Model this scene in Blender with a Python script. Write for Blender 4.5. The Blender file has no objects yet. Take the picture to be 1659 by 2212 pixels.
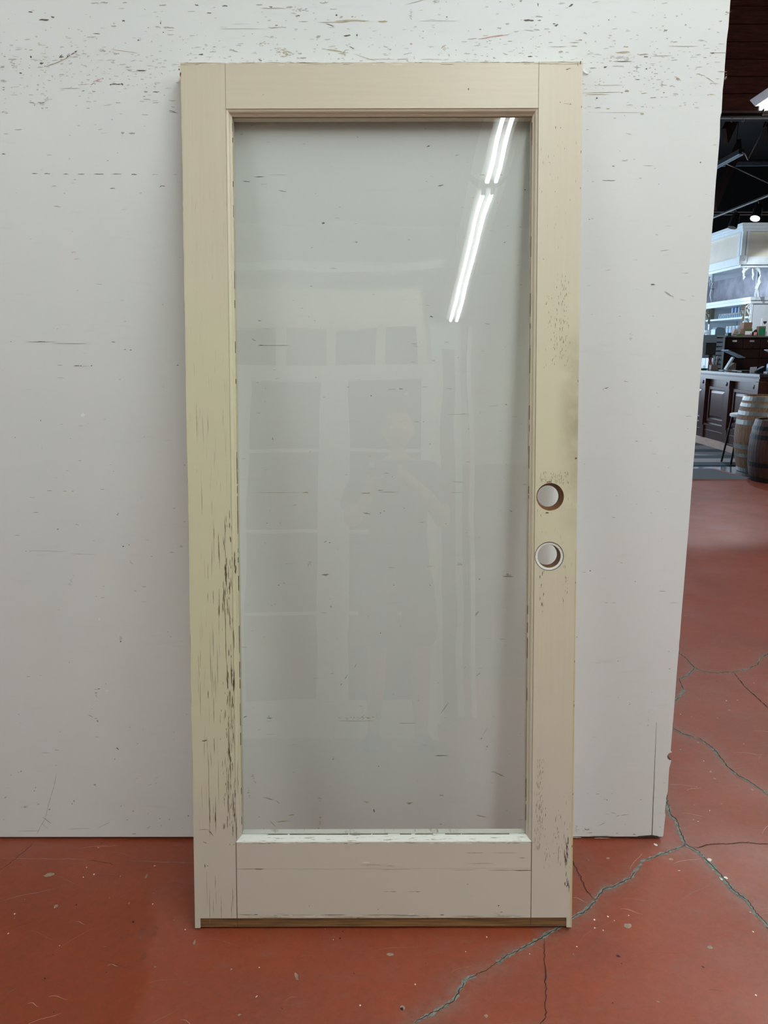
import bpy, bmesh, math, random
import numpy as np
from mathutils import Vector, Matrix, Euler, noise

# ------------------------------------------------------------------ camera
F_PX, PITCH, CAM_H = 1650.0, math.radians(12.05), 1.383
CX, CY = 829.5, 1106.0
C = bpy.context.scene.collection
cam_data = bpy.data.cameras.new('camera')
cam_data.sensor_fit = 'VERTICAL'
cam_data.sensor_height = 24.0
cam_data.lens = F_PX / 2212.0 * 24.0
cam_data.clip_start = 0.02
cam = bpy.data.objects.new('camera', cam_data)
cam.location = (0, 0, CAM_H)
cam.rotation_euler = (math.pi / 2 - PITCH, 0, 0)
C.objects.link(cam)
bpy.context.scene.camera = cam

# ------------------------------------------------------------------ world, exposure
w = bpy.data.worlds.new('world'); bpy.context.scene.world = w
w.use_nodes = True
w.node_tree.nodes['Background'].inputs[0].default_value = (0.75, 0.85, 1.0, 1)
w.node_tree.nodes['Background'].inputs[1].default_value = 0.6
vs = bpy.context.scene.view_settings
vs.view_transform = 'Standard'; vs.look = 'None'; vs.gamma = 1.0; vs.use_curve_mapping = False
vs.exposure = 0.0
cy = bpy.context.scene.cycles
cy.max_bounces = 7; cy.diffuse_bounces = 4; cy.glossy_bounces = 4; cy.transparent_max_bounces = 16
cy.sample_clamp_indirect = 6.0

TUBE = 101.0        # radiance of the fluorescent tubes
DAY = 170.0        # daylight through the shop window (W)

def day_light(name, loc, rot, sx, sy, power, col):
    l = bpy.data.lights.new(name, 'AREA'); l.shape = 'RECTANGLE'; l.size = sx; l.size_y = sy
    l.energy = power; l.color = col
    o = bpy.data.objects.new(name, l); o.location = loc; o.rotation_euler = rot; C.objects.link(o)
    return o
day_light('window_daylight', (-0.52, 13.6, 1.9), (0, math.radians(-90), 0), 2.3, 4.0, DAY, (0.66, 0.82, 1.0))
day_light('window_daylight', (2.6, 15.98, 1.9), (math.radians(90), 0, math.radians(180)), 5.0, 2.3, DAY * 1.1, (0.66, 0.82, 1.0))

# ------------------------------------------------------------------ helpers
rnd = random.Random(7)
def srgb(r, g, b):
    f = lambda v: (v / 255 / 12.92) if v / 255 <= 0.04045 else ((v / 255 + 0.055) / 1.055) ** 2.4
    return (f(r), f(g), f(b), 1.0)

class NT:
    def __init__(s, name):
        s.m = bpy.data.materials.new(name); s.m.use_nodes = True
        s.t = s.m.node_tree; s.b = s.t.nodes['Principled BSDF']
    def n(s, typ, **kw):
        x = s.t.nodes.new(typ)
        for k, v in kw.items():
            if k.startswith('i_'):
                key = k[2:]
                x.inputs[int(key) if key.isdigit() else key.replace('_', ' ')].default_value = v
            else: setattr(x, k, v)
        return x
    def l(s, a, b): s.t.links.new(a, b)
    def coord(s, scale=(1, 1, 1), rot=(0, 0, 0)):
        tc = s.n('ShaderNodeTexCoord'); mp = s.n('ShaderNodeMapping')
        mp.inputs['Scale'].default_value = scale; mp.inputs['Rotation'].default_value = rot
        s.l(tc.outputs['Object'], mp.inputs[0]); return mp.outputs[0]
    def noise(s, vec, scale, detail=4, rough=0.55):
        x = s.n('ShaderNodeTexNoise'); x.inputs['Scale'].default_value = scale
        x.inputs['Detail'].default_value = detail; x.inputs['Roughness'].default_value = rough
        s.l(vec, x.inputs['Vector']); return x.outputs[0]
    def ramp(s, fac, stops):
        r = s.n('ShaderNodeValToRGB'); e = r.color_ramp.elements
        while len(e) < len(stops): e.new(0.5)
        for el, (p, c) in zip(e, stops):
            el.position = p; el.color = c if len(c) == 4 else (*c, 1)
        s.l(fac, r.inputs[0]); return r.outputs[0]
    def mix(s, fac, a, b, mode='MIX'):
        x = s.n('ShaderNodeMix', data_type='RGBA', blend_type=mode)
        for i, v in ((0, fac), (6, a), (7, b)):
            if hasattr(v, 'type') and not isinstance(v, (int, float, tuple)): s.l(v, x.inputs[i])
            else: x.inputs[i].default_value = v
        return x.outputs[2]
    def math(s, op, a, b=0.0, clamp=False):
        x = s.n('ShaderNodeMath', operation=op); x.use_clamp = clamp
        for i, v in ((0, a), (1, b)):
            if isinstance(v, (int, float)): x.inputs[i].default_value = v
            else: s.l(v, x.inputs[i])
        return x.outputs[0]
    def bump(s, h, strength, dist):
        x = s.n('ShaderNodeBump'); x.inputs['Strength'].default_value = strength
        x.inputs['Distance'].default_value = dist
        s.l(h, x.inputs['Height']); s.l(x.outputs[0], s.b.inputs['Normal'])
    def col(s, c):
        if isinstance(c, tuple): s.b.inputs['Base Color'].default_value = c
        else: s.l(c, s.b.inputs['Base Color'])

def plain(name, rgb, rough=0.5, metal=0.0, var=0.06, scale=14.0, emit=None, es=0.0, coat=0.0):
    t = NT(name); c = srgb(*rgb)
    k = t.noise(t.coord(), scale)
    lo = tuple(v * (1 - var) for v in c[:3]) + (1,); hi = tuple(min(1, v * (1 + var)) for v in c[:3]) + (1,)
    t.col(t.ramp(k, [(0.35, lo), (0.65, hi)]))
    t.b.inputs['Roughness'].default_value = rough; t.b.inputs['Metallic'].default_value = metal
    t.b.inputs['Coat Weight'].default_value = coat
    if emit:
        t.b.inputs['Emission Color'].default_value = emit; t.b.inputs['Emission Strength'].default_value = es
    return t.m

def wood(name, a, b, scale=(1, 14, 14), rough=0.5, coat=0.0):
    t = NT(name)
    k = t.noise(t.coord(scale), 6, 6, 0.65)
    t.col(t.ramp(k, [(0.3, srgb(*a)), (0.7, srgb(*b))]))
    t.b.inputs['Roughness'].default_value = rough; t.b.inputs['Coat Weight'].default_value = coat
    t.b.inputs['Coat Roughness'].default_value = 0.25
    t.bump(k, 0.35, 0.002)
    return t.m

M = {}
# white painted sheet wall
t = NT('white_wall_paint')
v = t.coord(); k1 = t.noise(v, 1.3, 5); k2 = t.noise(t.coord((1, 1, 7)), 9, 6, 0.7)
base = t.ramp(k1, [(0.3, srgb(229, 233, 232)), (0.7, srgb(237, 240, 238))])
m1 = t.ramp(k2, [(0.60, (0, 0, 0)), (0.80, (1, 1, 1))])
t.col(t.mix(t.math('MULTIPLY', m1, 0.35), base, srgb(214, 213, 208)))
t.b.inputs['Roughness'].default_value = 0.42
t.bump(t.noise(v, 420, 3), 0.12, 0.0006)
M['wall'] = t.m
# old cream door paint: yellower where the paint has aged, grubby by the bores
def door_paint(name, along):
    t = NT(name)
    tc = t.n('ShaderNodeTexCoord'); sp = t.n('ShaderNodeSeparateXYZ'); t.l(tc.outputs['Object'], sp.inputs[0])
    v = t.coord(); sc = (26, 1, 0.8) if along == 'z' else (0.8, 1, 26)
    k = t.noise(t.coord(sc), 5, 6, 0.62)
    kb = t.noise(v, 3.2, 4)
    cream = t.ramp(k, [(0.25, srgb(208, 197, 174)), (0.75, srgb(214, 204, 181))])
    yel = srgb(212, 208, 174); pink = srgb(204, 196, 181)
    # yellowed zone on both stiles between knee and head height
    up = t.n('ShaderNodeMapRange', interpolation_type='SMOOTHSTEP', i_1=0.20, i_2=0.42); t.l(sp.outputs[2], up.inputs[0])
    dn = t.n('ShaderNodeMapRange', interpolation_type='SMOOTHSTEP', i_1=1.75, i_2=1.35); t.l(sp.outputs[2], dn.inputs[0])
    band = t.math('MULTIPLY', up.outputs[0], dn.outputs[0])
    left = t.n('ShaderNodeMapRange', interpolation_type='SMOOTHSTEP', i_1=0.55, i_2=0.25); t.l(sp.outputs[0], left.inputs[0])
    rgt = t.n('ShaderNodeMapRange', interpolation_type='SMOOTHSTEP', i_1=0.80, i_2=0.83); t.l(sp.outputs[0], rgt.inputs[0])
    hi = t.n('ShaderNodeMapRange', interpolation_type='SMOOTHSTEP', i_1=0.78, i_2=0.98); t.l(sp.outputs[2], hi.inputs[0])
    zone = t.math('MULTIPLY', band, t.math('ADD', left.outputs[0], t.math('MULTIPLY', t.math('MULTIPLY', rgt.outputs[0], hi.outputs[0]), 0.75)), True)
    zone = t.math('MULTIPLY', zone, t.math('ADD', kb, 0.35), True)
    c = t.mix(zone, cream, yel)
    low = t.n('ShaderNodeMapRange', interpolation_type='SMOOTHSTEP', i_1=0.75, i_2=0.2); t.l(sp.outputs[2], low.inputs[0])
    c = t.mix(t.math('MULTIPLY', low.outputs[0], t.math('SUBTRACT', 1.0, t.math('MULTIPLY', zone, 0.9))), c, pink)  # pinker low down: bounce off the red floor put into the paint colour
    # hand grime along the lock edge
    g1 = t.n('ShaderNodeMapRange', interpolation_type='SMOOTHSTEP', i_1=0.855, i_2=0.915); t.l(sp.outputs[0], g1.inputs[0])
    g2 = t.n('ShaderNodeMapRange', interpolation_type='SMOOTHSTEP', i_1=0.85, i_2=1.16); t.l(sp.outputs[2], g2.inputs[0])
    g3 = t.n('ShaderNodeMapRange', interpolation_type='SMOOTHSTEP', i_1=1.48, i_2=1.30); t.l(sp.outputs[2], g3.inputs[0])
    gr = t.math('MULTIPLY', t.math('MULTIPLY', g1.outputs[0], g2.outputs[0]), t.math('MULTIPLY', g3.outputs[0], t.ramp(t.noise(v, 11, 5), [(0.32, (0, 0, 0)), (0.6, (1, 1, 1))])))
    c = t.mix(t.math('MULTIPLY', gr, 0.62), c, srgb(138, 126, 98))
    t.col(c); t.b.inputs['Roughness'].default_value = 0.40
    t.bump(k, 0.06, 0.0005)
    return t.m
M['paint_v'] = door_paint('cream_paint_vertical', 'z')
M['paint_h'] = door_paint('cream_paint_horizontal', 'x')
# chipped white bead
t = NT('chipped_white_bead')
k = t.noise(t.coord((3, 1, 40)), 9, 6, 0.7)
t.col(t.ramp(k, [(0.0, srgb(232, 232, 224)), (0.56, srgb(228, 228, 220)), (0.64, srgb(168, 160, 140)), (0.74, srgb(86, 76, 58))]))
t.b.inputs['Roughness'].default_value = 0.5; M['bead'] = t.m
M['barewood'] = wood('bare_brown_wood', (60, 42, 24), (146, 106, 60), (1.2, 20, 60), 0.75)
M['borewood'] = wood('bored_wood', (70, 42, 18), (150, 98, 48), (30, 30, 4), 0.7)
M['mark_dark'] = plain('dark_scratch', (106, 102, 94), 0.8, var=0.3, scale=80)
M['mark_mid'] = plain('grey_scuff', (184, 182, 175), 0.8, var=0.12, scale=60)
M['mark_faint'] = plain('faint_scuff', (208, 208, 203), 0.7, var=0.05, scale=60)
M['mark_tan'] = plain('tan_scuff', (192, 181, 156), 0.8, var=0.15, scale=60)
M['mark_light'] = plain('white_chip', (248, 248, 246), 0.6, var=0.03)
M['mark_red'] = plain('red_paint_smear', (206, 172, 162), 0.7, var=0.1, scale=60)
M['crackle'] = plain('paint_crack', (136, 122, 94), 0.85, var=0.35, scale=90)
M['crackle_dark'] = plain('paint_crack_dark', (84, 68, 50), 0.85, var=0.4, scale=90)
M['joint'] = plain('joint_shadow_gap', (58, 50, 40), 0.9)
# glass
t = NT('window_glass')
for x in list(t.t.nodes):
    if x.type != 'OUTPUT_MATERIAL': t.t.nodes.remove(x)
out = [x for x in t.t.nodes if x.type == 'OUTPUT_MATERIAL'][0]
tr = t.n('ShaderNodeBsdfTransparent'); tr.inputs[0].default_value = (0.975, 0.985, 0.976, 1)
gl = t.n('ShaderNodeBsdfGlossy'); gl.inputs['Roughness'].default_value = 0.0; gl.inputs['Color'].default_value = (1, 1, 1, 1)
fr = t.n('ShaderNodeFresnel'); ge = t.n('ShaderNodeNewGeometry')      # no refraction in a thin pane: same index on both faces
ior = t.n('ShaderNodeMapRange'); ior.inputs['To Min'].default_value = 1.52; ior.inputs['To Max'].default_value = 1 / 1.52
t.l(ge.outputs['Backfacing'], ior.inputs[0]); t.l(ior.outputs[0], fr.inputs['IOR'])
mx = t.n('ShaderNodeMixShader'); bp = t.n('ShaderNodeBump'); bp.inputs['Strength'].default_value = 1.0; bp.inputs['Distance'].default_value = 0.0009
nz = t.noise(t.coord((1, 1, 1)), 4.5, 1, 0.3); t.l(nz, bp.inputs['Height']); t.l(bp.outputs[0], gl.inputs['Normal'])
t.l(fr.outputs[0], mx.inputs[0]); t.l(tr.outputs[0], mx.inputs[1]); t.l(gl.outputs[0], mx.inputs[2]); t.l(mx.outputs[0], out.inputs[0])
M['glass'] = t.m
# red painted concrete
t = NT('red_painted_concrete')
v = t.coord(); kb = t.noise(v, 1.6, 6, 0.6); kf = t.noise(v, 48, 10, 0.8); ks = t.noise(t.coord((1, 3.2, 1), (0, 0, 0.5)), 9, 5, 0.7)
base = t.ramp(kb, [(0.3, srgb(122, 62, 48)), (0.5, srgb(138, 63, 38)), (0.72, srgb(146, 80, 66))])
fine = t.ramp(kf, [(0.3, (0.78, 0.78, 0.78)), (0.7, (1.14, 1.14, 1.14))])
base = t.mix(1.0, base, fine, 'MULTIPLY')
dirt = t.ramp(ks, [(0.55, (0, 0, 0)), (0.78, (1, 1, 1))])
base = t.mix(t.math('MULTIPLY', dirt, 0.6), base, srgb(124, 86, 74))
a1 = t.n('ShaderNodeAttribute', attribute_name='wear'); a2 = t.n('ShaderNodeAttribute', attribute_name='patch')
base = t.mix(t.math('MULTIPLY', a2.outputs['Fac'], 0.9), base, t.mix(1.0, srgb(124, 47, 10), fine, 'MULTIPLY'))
kw = t.noise(v, 30, 6, 0.75)
wr = t.math('MULTIPLY', a1.outputs['Fac'], t.ramp(kw, [(0.34, (0, 0, 0)), (0.62, (1, 1, 1))]))
base = t.mix(t.math('MULTIPLY', wr, 0.62), base, srgb(126, 108, 98))
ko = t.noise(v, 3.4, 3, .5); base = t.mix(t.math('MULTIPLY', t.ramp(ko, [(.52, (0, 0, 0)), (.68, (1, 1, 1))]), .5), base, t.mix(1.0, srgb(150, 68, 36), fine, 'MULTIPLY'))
t.col(base)
rr = t.ramp(t.noise(v, 3.0, 5), [(0.3, (0.36, 0.36, 0.36)), (0.7, (0.52, 0.52, 0.52))]); t.l(rr, t.b.inputs['Roughness']); t.b.inputs['Specular IOR Level'].default_value = 0.48
t.bump(t.noise(t.coord((1, 1, 1)), 5, 7, 0.6), 0.22, 0.006)
M['floor'] = t.m
M['filler'] = plain('grey_crack_filler', (116, 119, 111), 0.7, var=0.35, scale=70)
M['crack'] = plain('dark_floor_crack', (40, 30, 26), 0.95, var=0.3)
M['fleck'] = plain('white_paint_fleck', (225, 222, 214), 0.6)
M['stain'] = plain('brown_floor_stain', (120, 58, 38), 0.6, var=0.2, scale=40)
M['worn'] = plain('worn_grey_spot', (150, 132, 116), 0.7, var=0.2, scale=60)
M['grey_floor'] = plain('sealed_grey_concrete', (104, 110, 124), 0.16, var=0.15, scale=5)
M['plank'] = wood('dark_red_brown_plank', (74, 42, 36), (120, 76, 66), (1.2, 6, 10), 0.7)
M['ceiling'] = plain('black_ceiling_boards', (10, 10, 11), 0.95)
M['rafter'] = wood('dark_rafter_wood', (44, 32, 32), (76, 54, 52), (6, 6, 1), 0.8)
M['steel'] = plain('dull_steel', (150, 142, 138), 0.45, 0.6)
M['blacksteel'] = plain('black_metal', (24, 25, 28), 0.4, 0.3)
M['duct'] = plain('grey_blue_duct_metal', (70, 84, 100), 0.45, 0.5)
M['fixwhite'] = plain('white_enamel', (228, 230, 232), 0.35)
M['tube'] = plain('lit_tube', (255, 255, 255), 0.5, emit=(0.93, 1.0, 0.99, 1), es=TUBE)
M['lens'] = plain('lit_lens', (255, 255, 255), 0.5, emit=(0.95, 0.98, 1.0, 1), es=14.0)
M['offlens'] = plain('unlit_lens', (130, 122, 118), 0.4)
M['darkwood'] = wood('polished_dark_wood', (44, 22, 18), (78, 42, 32), (8, 8, 1.2), 0.30, 0.3)
M['counter_top'] = plain('dark_stone_top', (62, 58, 62), 0.16, var=0.3, scale=40)
M['plinth'] = wood('pale_pine_board', (160, 132, 118), (186, 160, 146), (10, 1, 10), 0.6)
M['white'] = plain('pale_painted_wood', (226, 236, 240), 0.4, var=0.03)
M['whitegrey'] = plain('grey_white_paint', (190, 200, 208), 0.5, var=0.04)
M['cream_panel'] = plain('cream_panel', (224, 218, 202), 0.5, var=0.04, scale=3)
M['silver'] = plain('antiqued_mirror', (150, 150, 162), 0.40, 0.25, var=0.22, scale=5)
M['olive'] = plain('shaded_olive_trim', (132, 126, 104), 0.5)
M['barrel'] = wood('weathered_oak', (96, 66, 46), (160, 124, 92), (14, 14, 2.2), 0.65)
M['barrel2'] = wood('dark_stained_oak', (36, 22, 18), (74, 44, 34), (12, 12, 1.0), 0.5)
M['hoop'] = plain('galvanised_hoop', (138, 142, 140), 0.42, 0.55, var=0.15, scale=8)
M['hoop2'] = plain('black_iron_hoop', (20, 22, 28), 0.5, 0.4)
M['chestwood'] = wood('very_dark_walnut', (30, 13, 11), (48, 23, 19), (1, 8, 8), 0.45)
M['chesttop'] = plain('grey_chest_top', (110, 106, 104), 0.5)
M['cardboard'] = plain('brown_cardboard', (120, 92, 76), 0.8, var=0.08)
M['greycard'] = plain('taupe_board', (160, 148, 142), 0.7)
M['paper'] = plain('white_paper', (232, 232, 236), 0.6)
M['ink'] = plain('printed_ink', (44, 42, 54), 0.8)
M['green'] = plain('green_print', (20, 112, 74), 0.6)
M['lime'] = plain('lime_print', (70, 104, 40), 0.6)
M['teal'] = plain('teal_box', (22, 84, 92), 0.5)
M['pinkish'] = plain('pink_print', (206, 150, 140), 0.6, var=0.5, scale=60)
M['plastic'] = plain('black_plastic', (20, 21, 25), 0.35)
M['plasticgrey'] = plain('grey_blue_plastic', (168, 188, 204), 0.35)
M['sky_plastic'] = plain('pale_blue_plastic', (176, 208, 228), 0.35)
M['jar'] = plain('blue_grey_jar', (128, 160, 196), 0.3)
M['navy'] = plain('navy_band', (32, 56, 92), 0.4)
M['yellow'] = plain('yellow_label', (214, 196, 96), 0.6)
M['liquid'] = plain('blue_gel', (62, 132, 178), 0.2, coat=0.5)
M['red'] = plain('red_print', (190, 70, 60), 0.5)
M['rug_dark'] = plain('charcoal_wool', (52, 66, 76), 0.95, var=0.1, scale=200)
M['rug_light'] = plain('taupe_wool', (134, 130, 132), 0.95, var=0.1, scale=200)
t = NT('ribbed_rubber_mat')
wv = t.n('ShaderNodeTexWave', wave_type='BANDS', bands_direction='X'); wv.inputs['Scale'].default_value = 26
t.l(t.coord((1, 1, 1), (0, 0, math.radians(-38))), wv.inputs['Vector'])
t.col(t.ramp(wv.outputs[0], [(0.3, srgb(44, 50, 58)), (0.7, srgb(92, 98, 106))])); t.b.inputs['Roughness'].default_value = 0.7
t.bump(wv.outputs[0], 0.6, 0.004); M['mat'] = t.m
M['mat_edge'] = plain('rust_mat_edge', (150, 92, 78), 0.8)
M['skin'] = plain('skin', (198, 150, 124), 0.5); M['hair'] = plain('grey_brown_hair', (92, 80, 70), 0.8, var=0.2, scale=80)
M['shirt'] = plain('dark_grey_cotton', (66, 70, 74), 0.9); M['shorts'] = plain('grey_cotton', (92, 94, 96), 0.9)
M['shoe'] = plain('dark_canvas', (48, 50, 54), 0.8); M['eye'] = plain('eye_white', (225, 222, 216), 0.3)
M['backdoor'] = plain('white_gloss_door_paint', (232, 234, 228), 0.35, var=0.02)
M['creamwood'] = plain('cream_gloss_paint', (226, 214, 190), 0.4, var=0.03)
M['mint'] = plain('pale_mint_paint', (200, 220, 208), 0.4, var=0.03)
M['backglass'] = plain('dim_glass', (96, 100, 100), 0.12)
M['storewall'] = plain('store_wall_paint', (190, 186, 178), 0.7)
M['warmwall'] = plain('brown_store_wall', (96, 74, 64), 0.7)

# ---- mesh collector
class MB:
    def __init__(s): s.v = []; s.f = []; s.mi = []
    def add(s, vs, fs, mi=0):
        o = len(s.v); s.v += [tuple(p) for p in vs]; s.f += [tuple(i + o for i in f) for f in fs]; s.mi += [mi] * len(fs); return s
    def box(s, a, b, mi=0, mat=None):
        x0, y0, z0 = a; x1, y1, z1 = b
        vs = [(x0, y0, z0), (x1, y0, z0), (x1, y1, z0), (x0, y1, z0), (x0, y0, z1), (x1, y0, z1), (x1, y1, z1), (x0, y1, z1)]
        if mat is not None: vs = [tuple(mat @ Vector(q)) for q in vs]
        return s.add(vs, [(0, 3, 2, 1), (4, 5, 6, 7), (0, 1, 5, 4), (1, 2, 6, 5), (2, 3, 7, 6), (3, 0, 4, 7)], mi)
    def ring(s, rows, closed_ends=True, mi=0):   # rows: list of equal-length loops
        n = len(rows[0]); vs = [p for r in rows for p in r]; fs = []
        for i in range(len(rows) - 1):
            for j in range(n):
                k = (j + 1) % n
                fs.append((i * n + j, i * n + k, (i + 1) * n + k, (i + 1) * n + j))
        if closed_ends:
            fs.append(tuple(reversed(range(n)))); fs.append(tuple(range((len(rows) - 1) * n, len(rows) * n)))
        return s.add(vs, fs, mi)
    def lathe(s, prof, c=(0, 0, 0), seg=20, mi=0, ends=True):
        rows = [[(c[0] + r * math.cos(2 * math.pi * j / seg), c[1] + r * math.sin(2 * math.pi * j / seg), c[2] + z) for j in range(seg)] for r, z in prof]
        return s.ring(rows, ends, mi)
    def tube(s, a, b, r, seg=8, r2=None, mi=0):
        a = Vector(a); b = Vector(b); d = (b - a).normalized(); r2 = r if r2 is None else r2
        q = d.to_track_quat('Z', 'Y')
        rows = [[tuple(p + q @ Vector((rr * math.cos(2 * math.pi * j / seg), rr * math.sin(2 * math.pi * j / seg), 0))) for j in range(seg)] for p, rr in ((a, r), (b, r2))]
        return s.ring(rows, True, mi)
    def prism(s, pts, a, b, axis='y', mi=0):     # 2-D outline extruded along an axis
        def P(q, d): return {'y': (q[0], d, q[1]), 'x': (d, q[0], q[1]), 'z': (q[0], q[1], d)}[axis]
        return s.ring([[P(q, a) for q in pts], [P(q, b) for q in pts]], True, mi)
    def build(s, name, mats, parent=None, smooth=False, bevel=0.0, kind=None, label=None):
        me = bpy.data.meshes.new(name); me.from_pydata(s.v, [], s.f)
        if not isinstance(mats, (list, tuple)): mats = [mats]
        for m in mats: me.materials.append(m)
        me.polygons.foreach_set('material_index', s.mi)
        if smooth: me.polygons.foreach_set('use_smooth', [True] * len(me.polygons))
        me.update()
        bm = bmesh.new(); bm.from_mesh(me); bmesh.ops.recalc_face_normals(bm, faces=bm.faces)
        if bevel: bmesh.ops.bevel(bm, geom=bm.edges[:], offset=bevel, segments=1, affect='EDGES', clamp_overlap=True)
        bm.to_mesh(me); bm.free()
        o = bpy.data.objects.new(name, me); C.objects.link(o)
        if parent: o.parent = parent
        if kind: o['kind'] = kind
        if label: o['label'] = label
        return o
def box(name, a, b, mat, parent=None, bevel=0.0, **k): return MB().box(a, b).build(name, mat, parent, bevel=bevel, **k)
def tag(o, label, cat, group=None):
    o['label'] = label; o['category'] = cat
    if group: o['group'] = group
    return o
def thing(name, label, cat, loc=(0, 0, 0), rz=0.0, group=None):
    o = bpy.data.objects.new(name, None); o.empty_display_size = 0.1; C.objects.link(o)
    o.location = loc; o.rotation_euler = (0, 0, rz); return tag(o, label, cat, group)
def struct(o): o['kind'] = 'structure'; return o
def copy_tree(o, parent=None):
    c = o.copy(); C.objects.link(c)
    if parent: c.parent = parent
    for ch in list(o.children):
        if ch.name in C.objects: copy_tree(ch, c)
    return c

# measured marks are taken off the photograph and laid out on the real surface they belong to
SP, CP = math.sin(PITCH), math.cos(PITCH)
def sight(x, y):
    a = (x - CX) / F_PX; b = -(y - CY) / F_PX
    return Vector((a, CP + b * SP, b * CP - SP))
def on_floor(x, y): r = sight(x, y); t = -CAM_H / r.z; return (r.x * t, r.y * t)
WALL_Y = 1.956
def on_wall(x, y): r = sight(x, y); t = WALL_Y / r.y; return (r.x * t, CAM_H + r.z * t)

# ------------------------------------------------------------------ floor
def cracks():
    A = [(891,2211),(932,2189),(978,2163),(1000,2124),(1014,2112),(1053,2095),(1091,2067),(1144,2040),(1175,2023),(1195,2011),(1215,1998),(1238,1982),(1269,1965),(1284,1946),(1301,1922),(1322,1917),(1361,1898),(1375,1876),(1390,1859),(1438,1843),(1481,1826)]
    B = [(1434,1700),(1438.6,1725.5),(1446,1760),(1460,1772.5),(1467.5,1798),(1481,1826),(1505,1838),(1534,1869),(1563,1900),(1582,1924),(1616,1949),(1630.6,1973),(1657,1999),(1700,2040)]
    Cc = [(1486,1826),(1508,1832),(1534,1823),(1573,1823),(1611,1820),(1657,1824),(1710,1826)]
    D = [(1430,1560),(1452.5,1572.7),(1474.7,1586),(1512.7,1597),(1541.6,1618.8),(1552.5,1633),(1572.4,1658.6),(1590.5,1673),(1621,1691),(1659,1716.5),(1700,1740)]
    Ee = [(1440,1392),(1465,1410),(1482,1423.5),(1499,1442.5),(1518,1450.6),(1549,1454),(1585,1451.5),(1612,1446),(1635.7,1436),(1641,1423.5),(1655.6,1413.6),(1690,1400)]
    Ff = [(1499,1442.5),(1485.6,1459.7),(1465.7,1467),(1471,1481),(1475.6,1492),(1460,1512),(1440,1530)]
    G = [(1585,1452.4),(1606.7,1481.4),(1659,1529),(1700,1565)]
    Hh = [(1225,1840),(1239,1865.5),(1252.5,1890),(1267,1924),(1283,1944)]
    I = [(1269.7,1857),(1275,1870),(1279.7,1881),(1285,1901)]
    J = [(1175.5,2028),(1175.5,2069),(1180,2136),(1178,2199),(1168,2211),(1150,2240)]
    K = [(75,1818),(50,1842),(20,1866),(0,1880),(-30,1900)]
    # (points, filler width m, dark width m, wear)
    return [(A, .011, .0022, 1.0), (B, .013, .0028, 1.0), (Cc, 0, .0028, .3), (D, .010, .0032, .9), (Ee, .008, .0034, .9),
            (Ff, .014, .0024, .9), (G, 0, .0032, .2), (Hh, 0, .0026, .3), (I, .008, 0, .4), (J, 0, .0020, .15), (K, 0, .0018, .1)]
def smooth_line(P, step=0.006, jit=0.0016, seed=0):
    out = []; r = random.Random(seed)
    for (x0, y0), (x1, y1) in zip(P, P[1:]):
        n = max(1, int(math.hypot(x1 - x0, y1 - y0) / step))
        for i in range(n):
            t = i / n; out.append((x0 + (x1 - x0) * t + r.gauss(0, jit), y0 + (y1 - y0) * t + r.gauss(0, jit)))
    out.append(P[-1]); return out
def ribbon(mb, L, wd, z, seed, gap=0.0, mi=0):
    r = random.Random(seed); n = len(L); vs = []
    for i, (x, y) in enumerate(L):
        a = L[max(0, i - 1)]; b = L[min(n - 1, i + 1)]
        d = Vector((b[0] - a[0], b[1] - a[1])); d = d.normalized() if d.length > 1e-9 else Vector((1, 0))
        nx, ny = -d.y, d.x
        taper = min(1, (i + 1) / 5, (n - i) / 5)
        w1 = wd * 0.5 * (0.35 + 0.9 * noise.noise(Vector((x * 23, y * 23, seed))) ** 2 * 4 + r.random() * 0.45) * taper
        w2 = wd * 0.5 * (0.45 + r.random() * 0.7) * taper
        vs += [(x + nx * w1, y + ny * w1, z), (x - nx * w2, y - ny * w2, z)]
    fs = []
    for i in range(n - 1):
        if gap and noise.noise(Vector((L[i][0] * 9, L[i][1] * 9, seed + 3.3))) < gap: continue
        fs.append((2 * i, 2 * i + 1, 2 * i + 3, 2 * i + 2))
    mb.add(vs, fs, mi)

CR = [( [on_floor(*q) for q in P], fw, dw, we) for P, fw, dw, we in cracks()]
xs = np.concatenate([np.arange(-4.0, -1.6, .3), np.arange(-1.5, 2.6, .02), np.arange(2.7, 10.2, .3)])
ys = np.concatenate([np.arange(-5.0, .8, .3), np.arange(.9, 3.7, .02), np.arange(3.8, 8.0, .2), [8.12]])
X, Y = np.meshgrid(xs, ys); nx, ny = len(xs), len(ys)
co = np.stack([X.ravel(), Y.ravel(), np.zeros(nx * ny)], 1)
ii = (np.arange(ny - 1)[:, None] * nx + np.arange(nx - 1)[None]).ravel()
me = bpy.data.meshes.new('floor'); me.from_pydata(co.tolist(), [], np.stack([ii, ii + 1, ii + nx + 1, ii + nx], 1).tolist())
wear = np.zeros(nx * ny)
for L, fw, dw, we in CR:
    dmin = np.full(nx * ny, 9.)
    for (x0, y0), (x1, y1) in zip(L, L[1:]):
        dx, dy = x1 - x0, y1 - y0; q = dx * dx + dy * dy + 1e-12
        tt = np.clip(((co[:, 0] - x0) * dx + (co[:, 1] - y0) * dy) / q, 0, 1)
        dmin = np.minimum(dmin, np.hypot(co[:, 0] - x0 - tt * dx, co[:, 1] - y0 - tt * dy))
    wear = np.maximum(wear, we * np.exp(-(dmin / .028) ** 1.2))
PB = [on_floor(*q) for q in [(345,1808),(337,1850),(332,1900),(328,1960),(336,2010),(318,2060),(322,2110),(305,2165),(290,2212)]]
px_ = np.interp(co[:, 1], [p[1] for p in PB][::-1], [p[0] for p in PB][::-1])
patch = np.clip((px_ - co[:, 0]) / .02 + .5, 0, 1) * np.clip((1.95 - co[:, 1]) / .3, 0, 1)
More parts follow.
